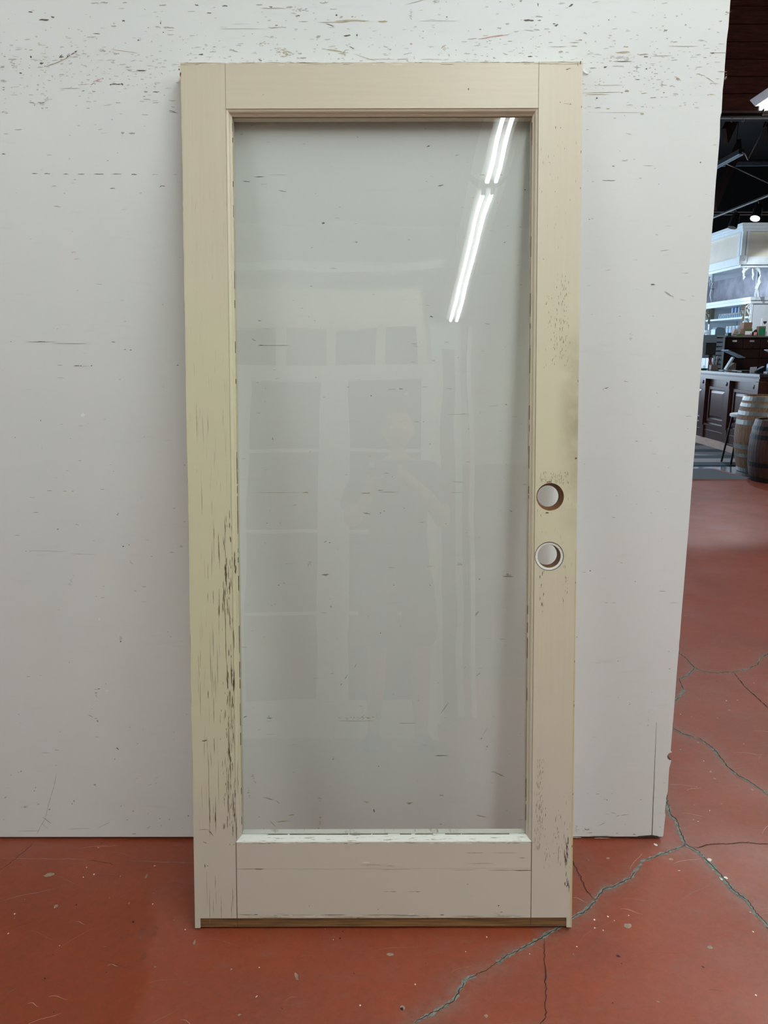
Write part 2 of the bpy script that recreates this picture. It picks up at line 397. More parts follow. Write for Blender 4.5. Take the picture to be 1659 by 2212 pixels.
for nm, arr in (('wear', wear), ('patch', patch)):
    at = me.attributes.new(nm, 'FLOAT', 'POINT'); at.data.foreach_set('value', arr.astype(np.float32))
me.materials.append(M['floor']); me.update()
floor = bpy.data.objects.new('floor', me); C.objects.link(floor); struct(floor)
for i, (L, fw, dw, we) in enumerate(CR):
    if fw:
        mb = MB(); ribbon(mb, smooth_line(L, seed=i), fw, .0006, i + 1, -0.32)
        mb.build('crack_filler', M['filler'], floor)
    if dw:
        L2 = [(x + (.25 * fw), y + .1 * fw) for x, y in smooth_line(L, jit=.0012, seed=i + 50)]
        mb = MB(); ribbon(mb, L2, dw, .0010, i + 20, -0.30 if fw else 0.0)
        mb.build('crack', M['crack'], floor)
def blob(mb, cx, cy_, rx, ry, ang=0.0, z=.0005, mi=0, plane='floor', n=10, rough=.3):
    vs = []
    for k in range(n):
        a = 2 * math.pi * k / n; q = 1 + rnd.uniform(-rough, rough)
        dx, dy = rx * q * math.cos(a), ry * q * math.sin(a)
        px, py = cx + dx * math.cos(ang) - dy * math.sin(ang), cy_ + dx * math.sin(ang) + dy * math.cos(ang)
        vs.append((px, py, z) if plane == 'floor' else (px, z, py))
    mb.add(vs, [tuple(range(n))], mi)
mb = MB()
for q in [(203,1889,3),(330,1953,2),(180,1895,2),(118,1961,1.5),(129,2043,1.2),(1313,1980,2.5),(1284,1987,2.5),(1285,2005,2),(1303,2010,2),(1358,1978,1.5),(1327,1989,1.5),(1246,2045,1.5),(1144,2061,1.5),(1006,2056,1.5),(897,2127,2),(187,1874,1.5),(778,2172,2),(1533,1858,6),(1560,1898,6),(1568,1896,5),(1541,1878,4),(1416,1825,5),(1569,1514,3),(1470,1543,2),(1520,1644,2),(1533,1751,2),(1607,1607,1.5),(1627,2013,2),(1633,2150,2),(400,2008,2),(1195,1925,1.5),(260,1893,1.2),(560,2090,1.6),(720,2030,1.3)]:
    x, y = on_floor(q[0], q[1]); blob(mb, x, y, q[2] * .0009, q[2] * .0011, mi=0)
for q in [(330,2013,13,6),(305,2017,14,4),(309,2068,9,7),(262,2027,7,4),(285,1992,4,4)]:
    x, y = on_floor(q[0], q[1]); blob(mb, x, y, q[2] * .0009, q[2] * .0014, mi=1, z=.0004)
for q in [(1357,2001,10,6,.3),(1314,1854,6,3,0),(1450,1856,6,4,0),(843,2062,10,4,0),(1533,2046,8,4,.3),(1050,2195,4,3,.6),(105,1890,14,5,.3),(120,1958,6,4,0),(316,1893,3,6,0),(420,2035,3,6,0),(870,2178,6,5,0),(517,2192,4,2,0),(500,2094,3,2,0),(1511,1512,3,2,0),(1575,1534,6,3,0),(1494,1548,4,2,0),(1550,1551,4,2,0),(1470,1619,3,3,0),(1508,1604,4,3,0),(1535,1667,4,4,-.7),(1544,1682,5,3,-.7),(1625,1706,5,4,0),(1560,1386,8,2,.3),(1620,1405,5,3,0),(640,2108,4,8,.4),(1480,1330,10,3,-.1),(1600,1330,8,2,0)]:
    x, y = on_floor(q[0], q[1]); blob(mb, x, y, q[2] * .0009, q[3] * .0014, q[4], mi=2, z=.0005)
for q in [(1336,2066,5,3,-.5),(288,1992,3,4,.6),(868,2180,4,3,0),(115,2063,2,1,0),(165,1955,1.5,3,.4),(1343,2082,2,1,0),(230,2101,2,1,0)]:
    x, y = on_floor(q[0], q[1]); blob(mb, x, y, q[2] * .0009, q[3] * .0012, q[4], mi=3, z=.0007)
r2 = random.Random(5)
for k in range(260):
    x, y = r2.uniform(-1.1, 2.2), r2.uniform(1.2, 3.3) 
    blob(mb, x, y, r2.uniform(.0008, .0022), r2.uniform(.001, .004), r2.uniform(0, 3), mi=r2.choice([0, 2, 2, 3]), z=.0005, n=6)
for k in range(260):     # drag scratches
    x, y = r2.uniform(-1.0, 2.0), r2.uniform(1.25, 3.2); a = r2.gauss(.15, .5); L = r2.uniform(.02, .12)
    ribbon(mb, [(x + L * t_ * math.cos(a), y + L * t_ * math.sin(a) + .004 * math.sin(t_ * 5)) for t_ in (0, .2, .4, .6, .8, 1)], .0010, .0006, k + 400, mi=r2.choice([2, 2, 3, 0]))
L = [on_floor(*q) for q in [(0,1854),(120,1856),(200,1857)]]; ribbon(mb, smooth_line(L, .03), .0022, .0006, 91, mi=2)
L = [on_floor(*q) for q in [(280,1860),(420,1864)]]; ribbon(mb, smooth_line(L, .03), .0022, .0006, 92, mi=2)
L = [on_floor(*q) for q in [(195,1858),(230,1864),(250,1869)]]; ribbon(mb, smooth_line(L, .01), .003, .0006, 93, mi=3)
L = [on_floor(*q) for q in [(8,1944),(60,1932),(120,1920)]]; ribbon(mb, smooth_line(L, .02), .003, .0006, 94, mi=2)
mb.build('floor_spots', [M['fleck'], M['stain'], M['worn'], M['crack']], floor, kind='stuff')
fb = struct(box('floor_far', (-4, 8.12, -.2), (10, 16.2, -.001), M['grey_floor']))

# ------------------------------------------------------------------ white partition wall the door leans on
def edge_x(z): return 0.8060 - 0.0120 * (z - .007) / 2.158
ZT = 3.0
prof = [(-3.2, .007), (edge_x(.007) - .022, .010)]
zc = on_wall(1443, 1634)[1]
zz = .012
r3 = random.Random(3)
pts = [(edge_x(.012) - .004, .009)]
while zz < ZT:
    pts.append((edge_x(zz) + r3.uniform(-.0012, .0004) * (2.2 if zz < .2 or 1.9 < zz < 2.1 else .6), zz))
    nz_ = zz + r3.uniform(.01, .05)
    if zz < zc - .014 <= nz_:
        for k in range(9):
            a = -math.pi / 2 - k * math.pi / 8
            pts.append((edge_x(zc) + .004 + .0125 * math.cos(a), zc + .0125 * math.sin(a)))
        nz_ = zc + .016
    zz = nz_
pts.append((edge_x(ZT), ZT))
wall_pts = prof + pts + [(-3.2, ZT)]
wl = struct(MB().prism(wall_pts, WALL_Y, WALL_Y + .115).build('wall_back', M['wall']))
# scuffs and scratches, laid on the wall face
def sliver(mb, x, z, L, h, ang, mi, y, rough=.35, horiz=True, n=7):
    up, lo = [], []
    for k in range(n):
        t_ = k / (n - 1); w_ = h * (math.sin(math.pi * t_) ** .6) * (1 + rnd.uniform(-rough, rough)) * .5 + h * .04
        xx = (t_ - .5) * L; jig = rnd.uniform(-.25, .25) * h
        up.append((xx, jig + w_)); lo.append((xx, jig - w_))
    ring = up + lo[::-1]; ca, sa = math.cos(ang), math.sin(ang)
    mb.add([(x + a * ca - b * sa, y, z + a * sa + b * ca) for a, b in ring], [tuple(range(len(ring)))], mi)
mb = MB(); SY = WALL_Y - .0004; mm = 1 / 843.0   # metres per pixel on the wall, roughly
def wm(x, y, L, h, mi, ang=0.0, n=7):
    X_, Z_ = on_wall(x, y)
    if L >= 8 and h >= 4.5 and mi != 4 or (h >= 8 and L < 8 and mi in (1, 2, 3)):      # a soft patch: many short fine strokes
        for _ in range(int(5 + L * h / 14)):
            a_, b_ = rnd.gauss(0, L * .27), rnd.gauss(0, h * .27)
            sliver(mb, X_ + (a_ * math.cos(ang) - b_ * math.sin(ang)) * mm, Z_ + (a_ * math.sin(ang) + b_ * math.cos(ang)) * mm, rnd.uniform(1.5, 7) * mm, rnd.uniform(.6, 1.3) * mm, ang + rnd.gauss(0, .15), mi, SY - rnd.uniform(0, .0002), n=5)
        return
    sliver(mb, X_, Z_, L * mm, h * mm * .72, ang, mi, SY - rnd.uniform(0, .0002), n=n)
# mi: 0 dark 1 mid 2 faint 3 tan 4 light 5 red
for q in [(95,43,20,4,0),(66,26,9,3,0),(114,37,7,3,0),(206,7,18,2.5,1),(225,6,16,4,1),(270,6,9,3,1),(209,73,15,1.6,0),(267,45,6,3,0),(299,87,3.5,3.5,0),(246,57,12,3,1),(198,80,20,2,1),(133,123,10,6,0,.2),(148,120,9,6,0,.3),(160,114,16,3,0,.5),(90,137,8,4,0),(67,123,4,6,0),(45,158,6,3,0),(27,128,18,2,1),(28,140,4,20,3),(125,134,50,3,3,.35),(80,130,40,5,2),(222,110,14,3,1),(249,116,10,5,1),(270,111,55,1.2,3,-.12),(305,153,20,3,0),(280,151,14,1.4,1),(208,176,24,5,5,.45),(222,170,4,3,1),(250,182,22,3,0),(239,183,4,2,0),(264,182,5,3.5,0),(151,191,40,1.5,1),(203,198,7,3,1),(8,189,6,1.4,0),(8,194,6,1.6,0),(90,222,16,4,1),(103,216,12,5,1,.2),(92,234,5,3,1),(101,233,6,2,1),(75,227,3,3,1),(255,222,10,2,1),(190,234,7,2,1),(315,198,8,3,1),(337,199,14,2,0),(318,215,16,2,1),(336,222,14,1.5,1),(372,240,14,1.4,0,-.2),(375,243,20,1.2,0,-.15),(265,287,7,5,1),(285,288,14,4,1),(11,241,9,5,3),(40,280,16,3,1),(434,118,10,3.2,0),(440,106,3,2,5),(460,112,14,2,1),(425,11,8,3,0,-.3),(486,13,11,3,0),(452,28,10,2,0),(347,50,2,5,0,0),(353,70,3,2,0),(360,59,16,2,1),(369,60,16,1.8,1),(414,25,16,1.5,1),(352,11,16,3,1),(340,58,10,2,1)]:
    wm(*q[:5], *(q[5:6] or (0,)))
for q in [(585,15,7,2.5,0),(590,18,50,2,1),(625,16,14,4,1),(560,11,14,3,1),(650,22,26,5,1),(645,34,6,3,0),(641,35,5,3,1),(700,6,18,4,1,.1),(727,33,4,4,0),(737,37,7,4,1,.3),(761,36,5,3,1),(720,20,16,1.6,1),(760,45,70,4,3),(720,48,60,1.6,1),(655,47,20,1.4,1),(827,46,20,3,3),(887,30,4,14,1),(713,54,18,1.6,0,-.3),(591,60,22,3,1),(597,55,6,2,0),(610,59,18,1.6,1),(686,80,8,5,1,.3),(750,77,14,3.5,0,.12),(771,76,3,5,0),(965,37,3.5,2,0),(888,95,6,3,5),(843,107,5,4,1),(960,102,10,12,3),(615,115,36,16,3),(745,115,12,12,3,.2),(725,110,40,3,3,-.15),(648,116,8,3,1),(655,125,14,3,1),(760,103,10,1.4,0,-.4),(562,130,8,2,0,-.3),(565,95,18,5,3),(820,128,60,1.4,1),(870,128,24,2,1),(900,4,50,1.5,1,.25),(940,3,12,6,1),(790,125,50,1.2,1,-.3),(505,110,18,3,1,-.3),(520,52,40,1,2),(930,128,40,1.3,1),(880,116,16,2,1,.2),(950,45,80,1.2,2),(520,62,90,1.4,2)]:
    wm(*q[:5], *(q[5:6] or (0,)))
for q in [(1142,44,21,3.4,0),(1165,44,7,1.8,0),(1201,54,9,4.6,0),(1233,12,10,4,0,.5),(1162,9,2,9,0),(1125,2,6,5,1),(1108,12,8,5,1),(1315,43,2.6,2.2,0),(1096,52,8,3.5,1),(1436,66,9,4.6,0),(1481,54,4,4,1),(1264,72,8,3,1,-.3),(1462,35,5,2,1),(1556,46,7,3,1),(1570,27,8,6,3),(1060,80,50,2.6,5,.16),(1020,84,20,1.6,5,.1),(1085,77,30,1.3,5,.16),(1148,67,10,1.3,1),(1240,92,20,1.6,1),(1205,101,40,1.2,1),(1240,100,14,1.6,1),(1352,101,10,3,3),(1475,100,60,1.8,1),(1145,122,10,2.4,0),(1210,112,8,5,3),(1067,125,5,2.5,1),(1307,145,6,3,0),(1395,123,9,2.4,0),(1345,133,40,1.4,0),(1376,148,2.4,12,1),(1396,149,4,3,0),(1430,121,40,2,1),(1539,114.5,9,2.6,0),(1555,114,26,1.6,1),(1465,171,12,5,3,-.25),(1464,170,6,3,0,-.25),(1515,162,18,1.4,1,-.2),(1533,172,22,1.8,1,-.5),(1354,197,9,4,3),(1300,200,90,1.4,3,.02),(1290,204,50,1.3,3),(1289,212,4,4,0),(1434,200,3,2,0),(1411,211,14,1.2,0),(1430,180,1.4,10,1),(1291,233,14,1.4,0),(1313,235,8,3,3),(1387,246,8,4,3),(1340,243,110,1,2),(1360,227,14,1.3,1),(1320,184,60,1.3,2),(1345,113,30,4,3),(1390,118,20,3,1),(1560,155,20,2,1),(1568,168,3,12,3),(1340,124,60,8,2),(1415,150,3,2,1),(1281,147,14,2,1),(1335,143,24,1.8,1),(1269,280,6,2,3),(1349,250,3,2,1)]:
    wm(*q[:5], *(q[5:6] or (0,)))
# rows of short saw marks lower down, left of the door
for q in [(8,333,8,2.4,0),(107,335,12,1.3,1),(233,347,4,1.6,1),(75,375,12,1.5,0),(102,375,13,1.5,0),(142,376,12,1.6,0),(176,376,14,1.5,0),(214,376,22,1.4,0),(252,376,22,1.4,0),(290,377,12,2.4,0),(335,377,14,1.3,1),(378,377,12,1.2,1),(162,388,6,1.5,1),(117,402,9,1.5,1),(243,407,12,1.5,0),(352,402,10,1.5,0,-.1),(347,403,2.5,2.5,0),(24,738,3,2,0),(90,738.5,70,.9,0),(90,738,18,1.5,0),(152,742,78,.9,0),(245,739,8,1.6,0),(270,755,5,1.7,0),(283,756,5,1.5,0),(130,789,12,1.8,1),(166,790,12,1.8,0),(175,790,3,2.4,0),(198,790,3,2.6,0),(178,791,40,1,1),(384,789,6,1.6,0),(180,897,10,10,4),(180,897,7,7,2),(88,908,2,3,0),(33,945,3,3,1),(172,995,9,1.2,1),(107,1060,12,2,3),(140,1061,8,2,3),(157,1061,6,2,3),(221,1057,9,2,1),(376,1098,7,1.4,1),(254,1112,5,1.6,0,.3),(255,1109,4,1.4,0,.3),(78,1107,14,1.6,1),(125,1143,4,2,0,.4),(266,1180,4,3.5,0),(279,1177,3,2,0),(392,1180,6,9,3),(100,1190,90,1,1,-.03),(180,1197,60,1,1,-.05),(152,1257,5,22,2,-.5),(284,1216,5,18,2,.3),(222,1291,10,1.5,1),(127,1317,6,1.2,1),(215,1336,6,6,4),(261,1378,3,10,1),(261,1386,3,5,0),(208,1500,2.4,24,1,-.05),(213,1488,8,1.4,0,.25),(231,1492,7,8,4),(196,1547,12,2.6,1,-.5),(211,1557,6,6,1,-.6),(254,1617,8,3,0,-.9),(248,1640,2,5,1),(99,1626,22,1.4,1),(46,1666,5,1.8,0,.6),(40,1668,4,1.6,1),(24,1674,3,3,1),(77,1701,4,2,0,.8),(74,1708,4,2,0,.8),(12,1722,8,1.6,0,.7),(55,1743,14,5,1,.1),(83,1737,6,3,1,.3),(107,1748,5,3,0,.5),(160,1730,4,3,0),(156,1736,2,4,0),(205,1695,6,7,1,-.6),(324,1695,10,1.4,1,.3),(337,1692,6,1.4,1,.3),(262,1741,6,2,1,.8),(288,1752,5,2,0,.4),(322,1786,10,8,3),(366,1770,3,2,0),(275,1771,3,2,0),(407,1762,3.5,3,0),(102,1772,28,1.4,0,-.75),(98,1785,26,1.2,1,-.8),(115,1680,1.2,1,2),(320,1757,3,1.6,1,.6),(340,1680,6,1.4,1,.3),(225,1782,34,1.3,1,.5),(170,1790,60,1.4,1,.04),(345,1768,3,2,0),(348,1783,3,2,0),(60,1795,60,1.6,1),(290,1801,10,3,1)]:
    wm(*q[:5], *(q[5:6] or (0,)))
P_ = [on_wall(*q) for q in [(122,1672),(117,1698),(110,1720),(103,1745),(98,1768),(88,1785),(80,1802)]]
for (x0, z0), (x1, z1) in zip(P_, P_[1:]): sliver(mb, (x0 + x1) / 2, (z0 + z1) / 2, math.hypot(x1 - x0, z1 - z0) * 1.15, .0012, math.atan2(z1 - z0, x1 - x0), 1, SY)
# behind the glass
for q in [(560,382,22,1.6,0),(600,378,40,1,1),(533,392,16,1.5,0,-.1),(570,398,14,1.2,1),(610,413,18,1.2,0,-.15),(925,316,8,2,0,.3),(952,401,13,2,0,.2),(1042,378,12,1.4,0),(1080,378,10,1.4,0),(699,482,5,3.4,0),(698,482,7,5,3),(770,523,6,2,0),(1134,410,4,2,0),(1090,524,3,2,0),(932,684,7,3,0,-.4),(561,693,9,1.6,0),(680,693,4,1.4,1),(548,734,10,3,1,-.5),(595,746,62,1,0),(565,746,16,1.6,0),(700,858,6,1.2,1),(846,841,16,1.2,1),(866,840,9,1.6,0),(877,850,9,9,4),(877,850,6,6,2),(802,855,3,3,0),(1065,877,20,1.3,1,.1),(1093,874,4,2,0),(589,948,3,6,3),(990,895,50,1,1,.03),(900,911,12,1.3,1),(915,911,4,1.6,1),(660,1064,14,3.4,3),(600,1064,110,1,3),(790,1065,22,3,3),(840,1063,44,1.6,3),(822,1059,14,2.4,3),(985,1064,34,1,1),(990,1041,26,1.3,1,-.05),(792,1109,18,2,0,-.15),(830,1104,3,2,0),(822,1108,3,2,0),(912,1128,20,1.2,1),(1104,1104,7,1.6,0,-.4),(577,1130,3,2,0),(703,1170,7,2,0,.5),(712,1172,3,3,0),(668,1218,5,14,1,-.5),(625,1218,20,1,1),(703,1241,18,2.6,0,.12),(704,1243,8,3.4,3),(1098,1245,26,2,0,-.05),(1098,1241,8,5,0),(993,1219,12,6,3),(851,1264,3,2,0),(602,1264,4,2,0),(1036,1251,4,2,0),(929,1264,3,1.8,0),(930,1223,18,1.2,1),(845,1226,16,1.2,1),(1030,1325,14,4,1,.9),(715,1312,3,12,1),(700,1324,12,1.4,1),(768,1438,9,1.3,0,1),(748,1462,14,1.3,0,1),(737,1478,7,1.3,0,1),(1004,1442,8,1.2,1,1),(1033,1457,14,2,1,.7),(822,1367,2.6,2.6,0),(780,1550,62,8,3,.04),(770,1557,88,2,3),(880,1562,40,2.5,3),(582,1551,14,2.5,0),(581,1547,6,3,3),(581,1558,14,1,1),(530,1548,10,2,0,.3),(583,1586,22,1,1),(954,1632,34,2,0),(1040,1595,6,2,0,.9),(1048,1580,26,1.2,1,1.05),(960,1530,34,1.2,0,1),(1052,1614,4,16,1,-.2),(1078,1672,34,4,3,-.45),(1065,1667,14,2,1,-.1),(548,1680,3,44,3,.3),(537,1710,3,30,3,.05),(580,1725,30,4,3,-.3),(600,1732,14,3,1,-.7),(792,1732,22,5,3),(885,1734,18,3,3,.1),(884,1736,8,2,0,.1),(954,1718,12,3.5,3,-.1),(808,1751,3,12,0,.3),(630,1760,16,3.5,3,.2),(1040,1763,28,3.5,3,-.2),(612,1774,34,3,3,.1),(690,1725,4,10,3),(692,1765,4,8,3),(690,1780,4,10,3),(688,1790,4,6,3),(590,1780,22,3,3,-.9),(952,1780,8,3,3),(560,1765,2,3,0),(571,1793,3,9,0,.1),(1095,1750,6,1.4,1),(818,1655,4,2,0,.9),(720,1640,3,14,1)]:
    wm(*q[:5], *(q[5:6] or (0,)))
# right of the door
for q in [(1325,359,6,1.6,0,-.1),(1400,358,24,1.2,1),(1415,364,5,1.4,1,.5),(1315,390,28,1.5,0),(1383,385,6,2,1),(1513,351,3,3,0),(1423,398,2.6,2,1),(1273,474,3,1.6,0),(1436,541,20,2,1,.1),(1410,614.5,9,2.4,0),(1480,590,18,1.2,1),(1445,636,24,3,1,-.5),(1475,648,14,1,1,-.2),(1363,727,5,20,2,.1),(1352,824,12,1.6,1,-.1),(1310,838,10,1.8,0,.2),(1303,841,2,2,0),(1375,953,5,1.6,0),(1405,953,5,1.2,1),(1419,849,5,1.4,1,-.6),(1275,1233,4,3.4,0),(1262,1236,14,1,1),(1372,1256,2,2,0),(1310,1302,10,1.2,1),(1326,1302,8,1,1),(1455,1302,20,1,1),(1430,1277,16,2,1),(1335,1428,2.4,1.6,0),(1246,1376,5,1.4,0),(1445,1407,4,1,0),(1446,1445,2.6,3,0),(1308,1727,12,1,1),(1311,1728,3,2,0,-.5),(1325,1756,14,2.4,1,-.3),(1335,1762,10,2,1,.1),(1350,1760,20,2,1,.2),(1300,1780,20,2,1,.5),(1268,1792,16,9,1),(1275,1799,12,5,3),(1333,1800,6,3,1),(1370,1802,8,4,1),(1245,1790,6,18,1),(1300,1806,60,2,0),(1390,1806,30,2,0),(1246,1809,24,2,4),(1300,1810,40,1.6,4),(1357,1518,3.5,12,4,.5),(1360,1521,1.2,11,1,.5),(1400,1560,1.2,40,2)]:
    wm(*q[:5], *(q[5:6] or (0,)))
# fine background scuffing, thick towards the top of the sheets, thin below
r4 = random.Random(11)
for k in range(1500):
    x = r4.uniform(-40, 1575); u_ = r4.random()
    y = r4.choice([r4.gauss(145, 30), r4.gauss(110, 30), r4.uniform(-10, 240), r4.gauss(190, 30)]) if k < 1150 else r4.uniform(240, 1800)
    if x > edge_x(1) * 0 + 1560: continue
    X_, Z_ = on_wall(x, y)
    if X_ > edge_x(Z_) - .01 or Z_ < .02: continue
    L = r4.choice([r4.uniform(2, 8), r4.uniform(4, 16), r4.uniform(2, 5)]) * mm
    mi = r4.choices([2, 1, 3, 0], [16, 3.2, 1.5, .25])[0] if k < 1150 else r4.choices([2, 1, 3], [6, 1, .5])[0]
    sliver(mb, X_, Z_, L, r4.uniform(.5, 1.5) * mm * (1.0 if mi != 2 else 1.5), r4.gauss(0, .08), mi, SY - r4.uniform(0, .0002), n=5)
mb.build('scuff_marks', [M['mark_dark'], M['mark_mid'], M['mark_faint'], M['mark_tan'], M['mark_light'], M['mark_red']], wl, kind='stuff')
# vertical joint near the free edge, torn bottom, peeled flake
x0, z0 = on_wall(1408, 1809); x1, z1 = on_wall(1418, 1560)
MB().add([(x0 - .001, SY, .008), (x0 + .001, SY, .008), (x1 + .0003, SY, z1), (x1 - .0003, SY, z1)], [(0, 1, 2, 3)]).build('edge_joint', M['joint'], wl)
mb = MB()
P2 = [on_wall(*q) for q in [(1362,1808),(1390,1805),(1408,1803),(1420,1806),(1428,1809)]]
mb.prism([(P2[0][0], .0075), (P2[1][0], .0130), (P2[2][0], .0150), (P2[3][0], .0120), (P2[4][0], .0075)], SY - .0004, SY)
mb.build('torn_edge', M['joint'], wl)
P3 = [on_wall(*q) for q in [(1258,146),(1262,152),(1268,157),(1272,158.5),(1271,160.5),(1264,159.5),(1258,154)]]
mb = MB().prism([(a, b) for a, b in P3], SY - .003, SY - .002); mb.build('peeled_flake', M['mark_light'], wl)
hx = edge_x(zc) + .004
mb = MB(); n_ = 9
ring0 = [(hx + .0122 * math.cos(-math.pi / 2 - k * math.pi / 8), zc + .0122 * math.sin(-math.pi / 2 - k * math.pi / 8)) for k in range(n_)]
mb.add([(a, WALL_Y + .0005, b) for a, b in ring0] + [(a, WALL_Y + .03, b) for a, b in ring0], [(k, k + 1, n_ + k + 1, n_ + k) for k in range(n_ - 1)])
mb.build('bolt_hole', M['joint'], wl)

# ------------------------------------------------------------------ the door
LEAN = math.radians(8.69); W, HH, T = .915, 2.036, .0445
SL, SR, RB, RT = .1025, .8155, .214, 1.934      # inner edges of the stiles, top of bottom rail, underside of top rail
door = thing('glazed_door', 'old cream-painted wooden door with one tall glass pane, leaning against the white wall', 'door')
door.rotation_euler = (Matrix.Rotation(-LEAN, 3, 'X') @ Matrix.Rotation(-.0022, 3, 'Y')).to_euler()
door.location = (-.4590, 1.6037, .0070)
SH = .0245
def plate(name, u0, u1, v0, v1, holes, mat):
    bm = bmesh.new(); loops = [[], []]
    shapes = [[(u0, v0), (u1, v0), (u1, v1), (u0, v1)]] if not callable(v0) else v0()
    shapes += [[(cx_ + r_ * math.cos(2 * math.pi * k / 48), cz + r_ * math.sin(2 * math.pi * k / 48)) for k in range(48)] for cx_, cz, r_ in holes]
    for d_i, d in enumerate((0.0, T)):
        for sh in shapes:
            vv = [bm.verts.new((a, d, b)) for a, b in sh]; loops[d_i].append(vv)
            for i in range(len(vv)): bm.edges.new((vv[i], vv[(i + 1) % len(vv)]))
        ed = [e for e in bm.edges if all(abs(q.co.y - d) < 1e-6 for q in e.verts)]
        bmesh.ops.triangle_fill(bm, edges=ed, use_beauty=True)
    for A_, B_ in zip(*loops):
        for i in range(len(A_)):
            j = (i + 1) % len(A_); bm.faces.new((A_[i], A_[j], B_[j], B_[i]))
    bmesh.ops.recalc_face_normals(bm, faces=bm.faces)
    me = bpy.data.meshes.new(name); bm.to_mesh(me); bm.free(); me.materials.append(mat)
    o = bpy.data.objects.new(name, me); C.objects.link(o); o.parent = door; return o
H1, H2 = (.8515, 1.0465), (.8510, .9060)
stile_l = plate('stile', 0, SL, lambda: [[(0, 0), (.0127, 0), (.0127, SH), (SL - .0006, SH), (SL - .0006, HH), (.0004, HH)]], 0, [], M['paint_v'])
stile_r = plate('stile', SR, W, lambda: [[(SR + .0006, SH), (W - .0127, SH), (W - .0127, 0), (W, 0), (W, HH), (SR + .0006, HH)]], 0, [(H1[0], H1[1], .0325), (H2[0], H2[1], .0345)], M['paint_v'])
top_rail = box('top_rail', (SL, 0, RT), (SR, T, HH - .0008), M['paint_h'], door)
bot_rail = box('bottom_rail', (SL, 0, SH), (SR, T, .1476), M['paint_h'], door)
bot_rail2 = box('bottom_rail', (SL, 0.0002, .1482), (SR, T, RB), M['paint_h'], door)
for a, b in ((.0127, SL - .0006), (SL + .0002, SR - .0002), (SR + .0006, W - .0127)):
    s_ = box('bare_wood_strip', (a, .005, 0), (b, T, SH - .0004), M['barewood'], door); s_['label'] = 'exposed brown wood strip along the bottom edge'
# sticking moulding around the glass
PR = [(0, 0), (.0008, .0026), (.0030, .0032), (.0052, .0048), (.0066, .0082), (.0072, .0120), (.0088, .0126), (.0092, .0145), (.0106, .0155), (.0106, .0190), (.0030, .0190), (.0030, .0250), (.0106, .0250), (.0106, T), (0, T)]
PRB = [(0, 0), (.0004, .0012), (.0016, .0018), (.0104, .0125), (.0108, .0150), (.0108, .0190), (.0030, .0190), (.0030, .0250), (.0106, .0250), (.0106, T), (0, T)]
def moulding(side, prof, mat):
    a = {'l': lambda i, e: (SL + i, RB + i if e == 0 else RT - i), 'r': lambda i, e: (SR - i, RB + i if e == 0 else RT - i),
         't': lambda i, e: (SL + i if e == 0 else SR - i, RT - i), 'b': lambda i, e: (SL + i if e == 0 else SR - i, RB + i)}[side]
    rows = []
    for e in (0, 1):
        rows.append([(a(i, e)[0], d, a(i, e)[1]) for i, d in prof])
    return MB().ring(rows, True).build('glazing_bead', mat, door)
for s_ in 'lr': moulding(s_, PR, M['paint_v'])
moulding('t', PR, M['paint_h'])
bd = moulding('b', PRB, M['bead']); bd['label'] = 'chipped white bead along the bottom of the glass'
box('glass_pane', (SL + .0045, .0201, RB + .0045), (SR - .0045, .0238, RT - .0045), M['glass'], door)
# bores
def bore(c, prof, mats, name, label):
    mb = MB(); seg = 48
    for i in range(len(prof) - 1):
        (r0, d0, ox0), (r1, d1, ox1) = prof[i][:3], prof[i + 1][:3]
        vs = []
        for r_, d, ox in ((r0, d0, ox0), (r1, d1, ox1)):
            vs += [(c[0] + ox + r_ * math.cos(2 * math.pi * k / seg) * (1 + .006 * math.sin(k * 2.7)), d, c[1] + r_ * math.sin(2 * math.pi * k / seg)) for k in range(seg)]
        mb.add(vs, [(k, (k + 1) % seg, seg + (k + 1) % seg, seg + k) for k in range(seg)], prof[i][3])
    o = mb.build(name, mats, door, smooth=True); o['label'] = label
bore(H1, [(.0325, .0, 0, 0), (.0315, .0015, 0, 0), (.0300, .010, .0005, 0), (.0255, .0445, .0040, 0)], [M['borewood']], 'lock_bore', 'upper round lock hole with raw brown wood inside')
bore(H2, [(.0345, .0, 0, 1), (.0325, .0012, 0, 2), (.0275, .0022, 0, 1), (.0268, .0040, 0, 0), (.0255, .0445, .0025, 0)], [M['borewood'], M['mark_dark'], M['bead']], 'lock_bore', 'lower round lock hole with a chipped white ring around its rim')
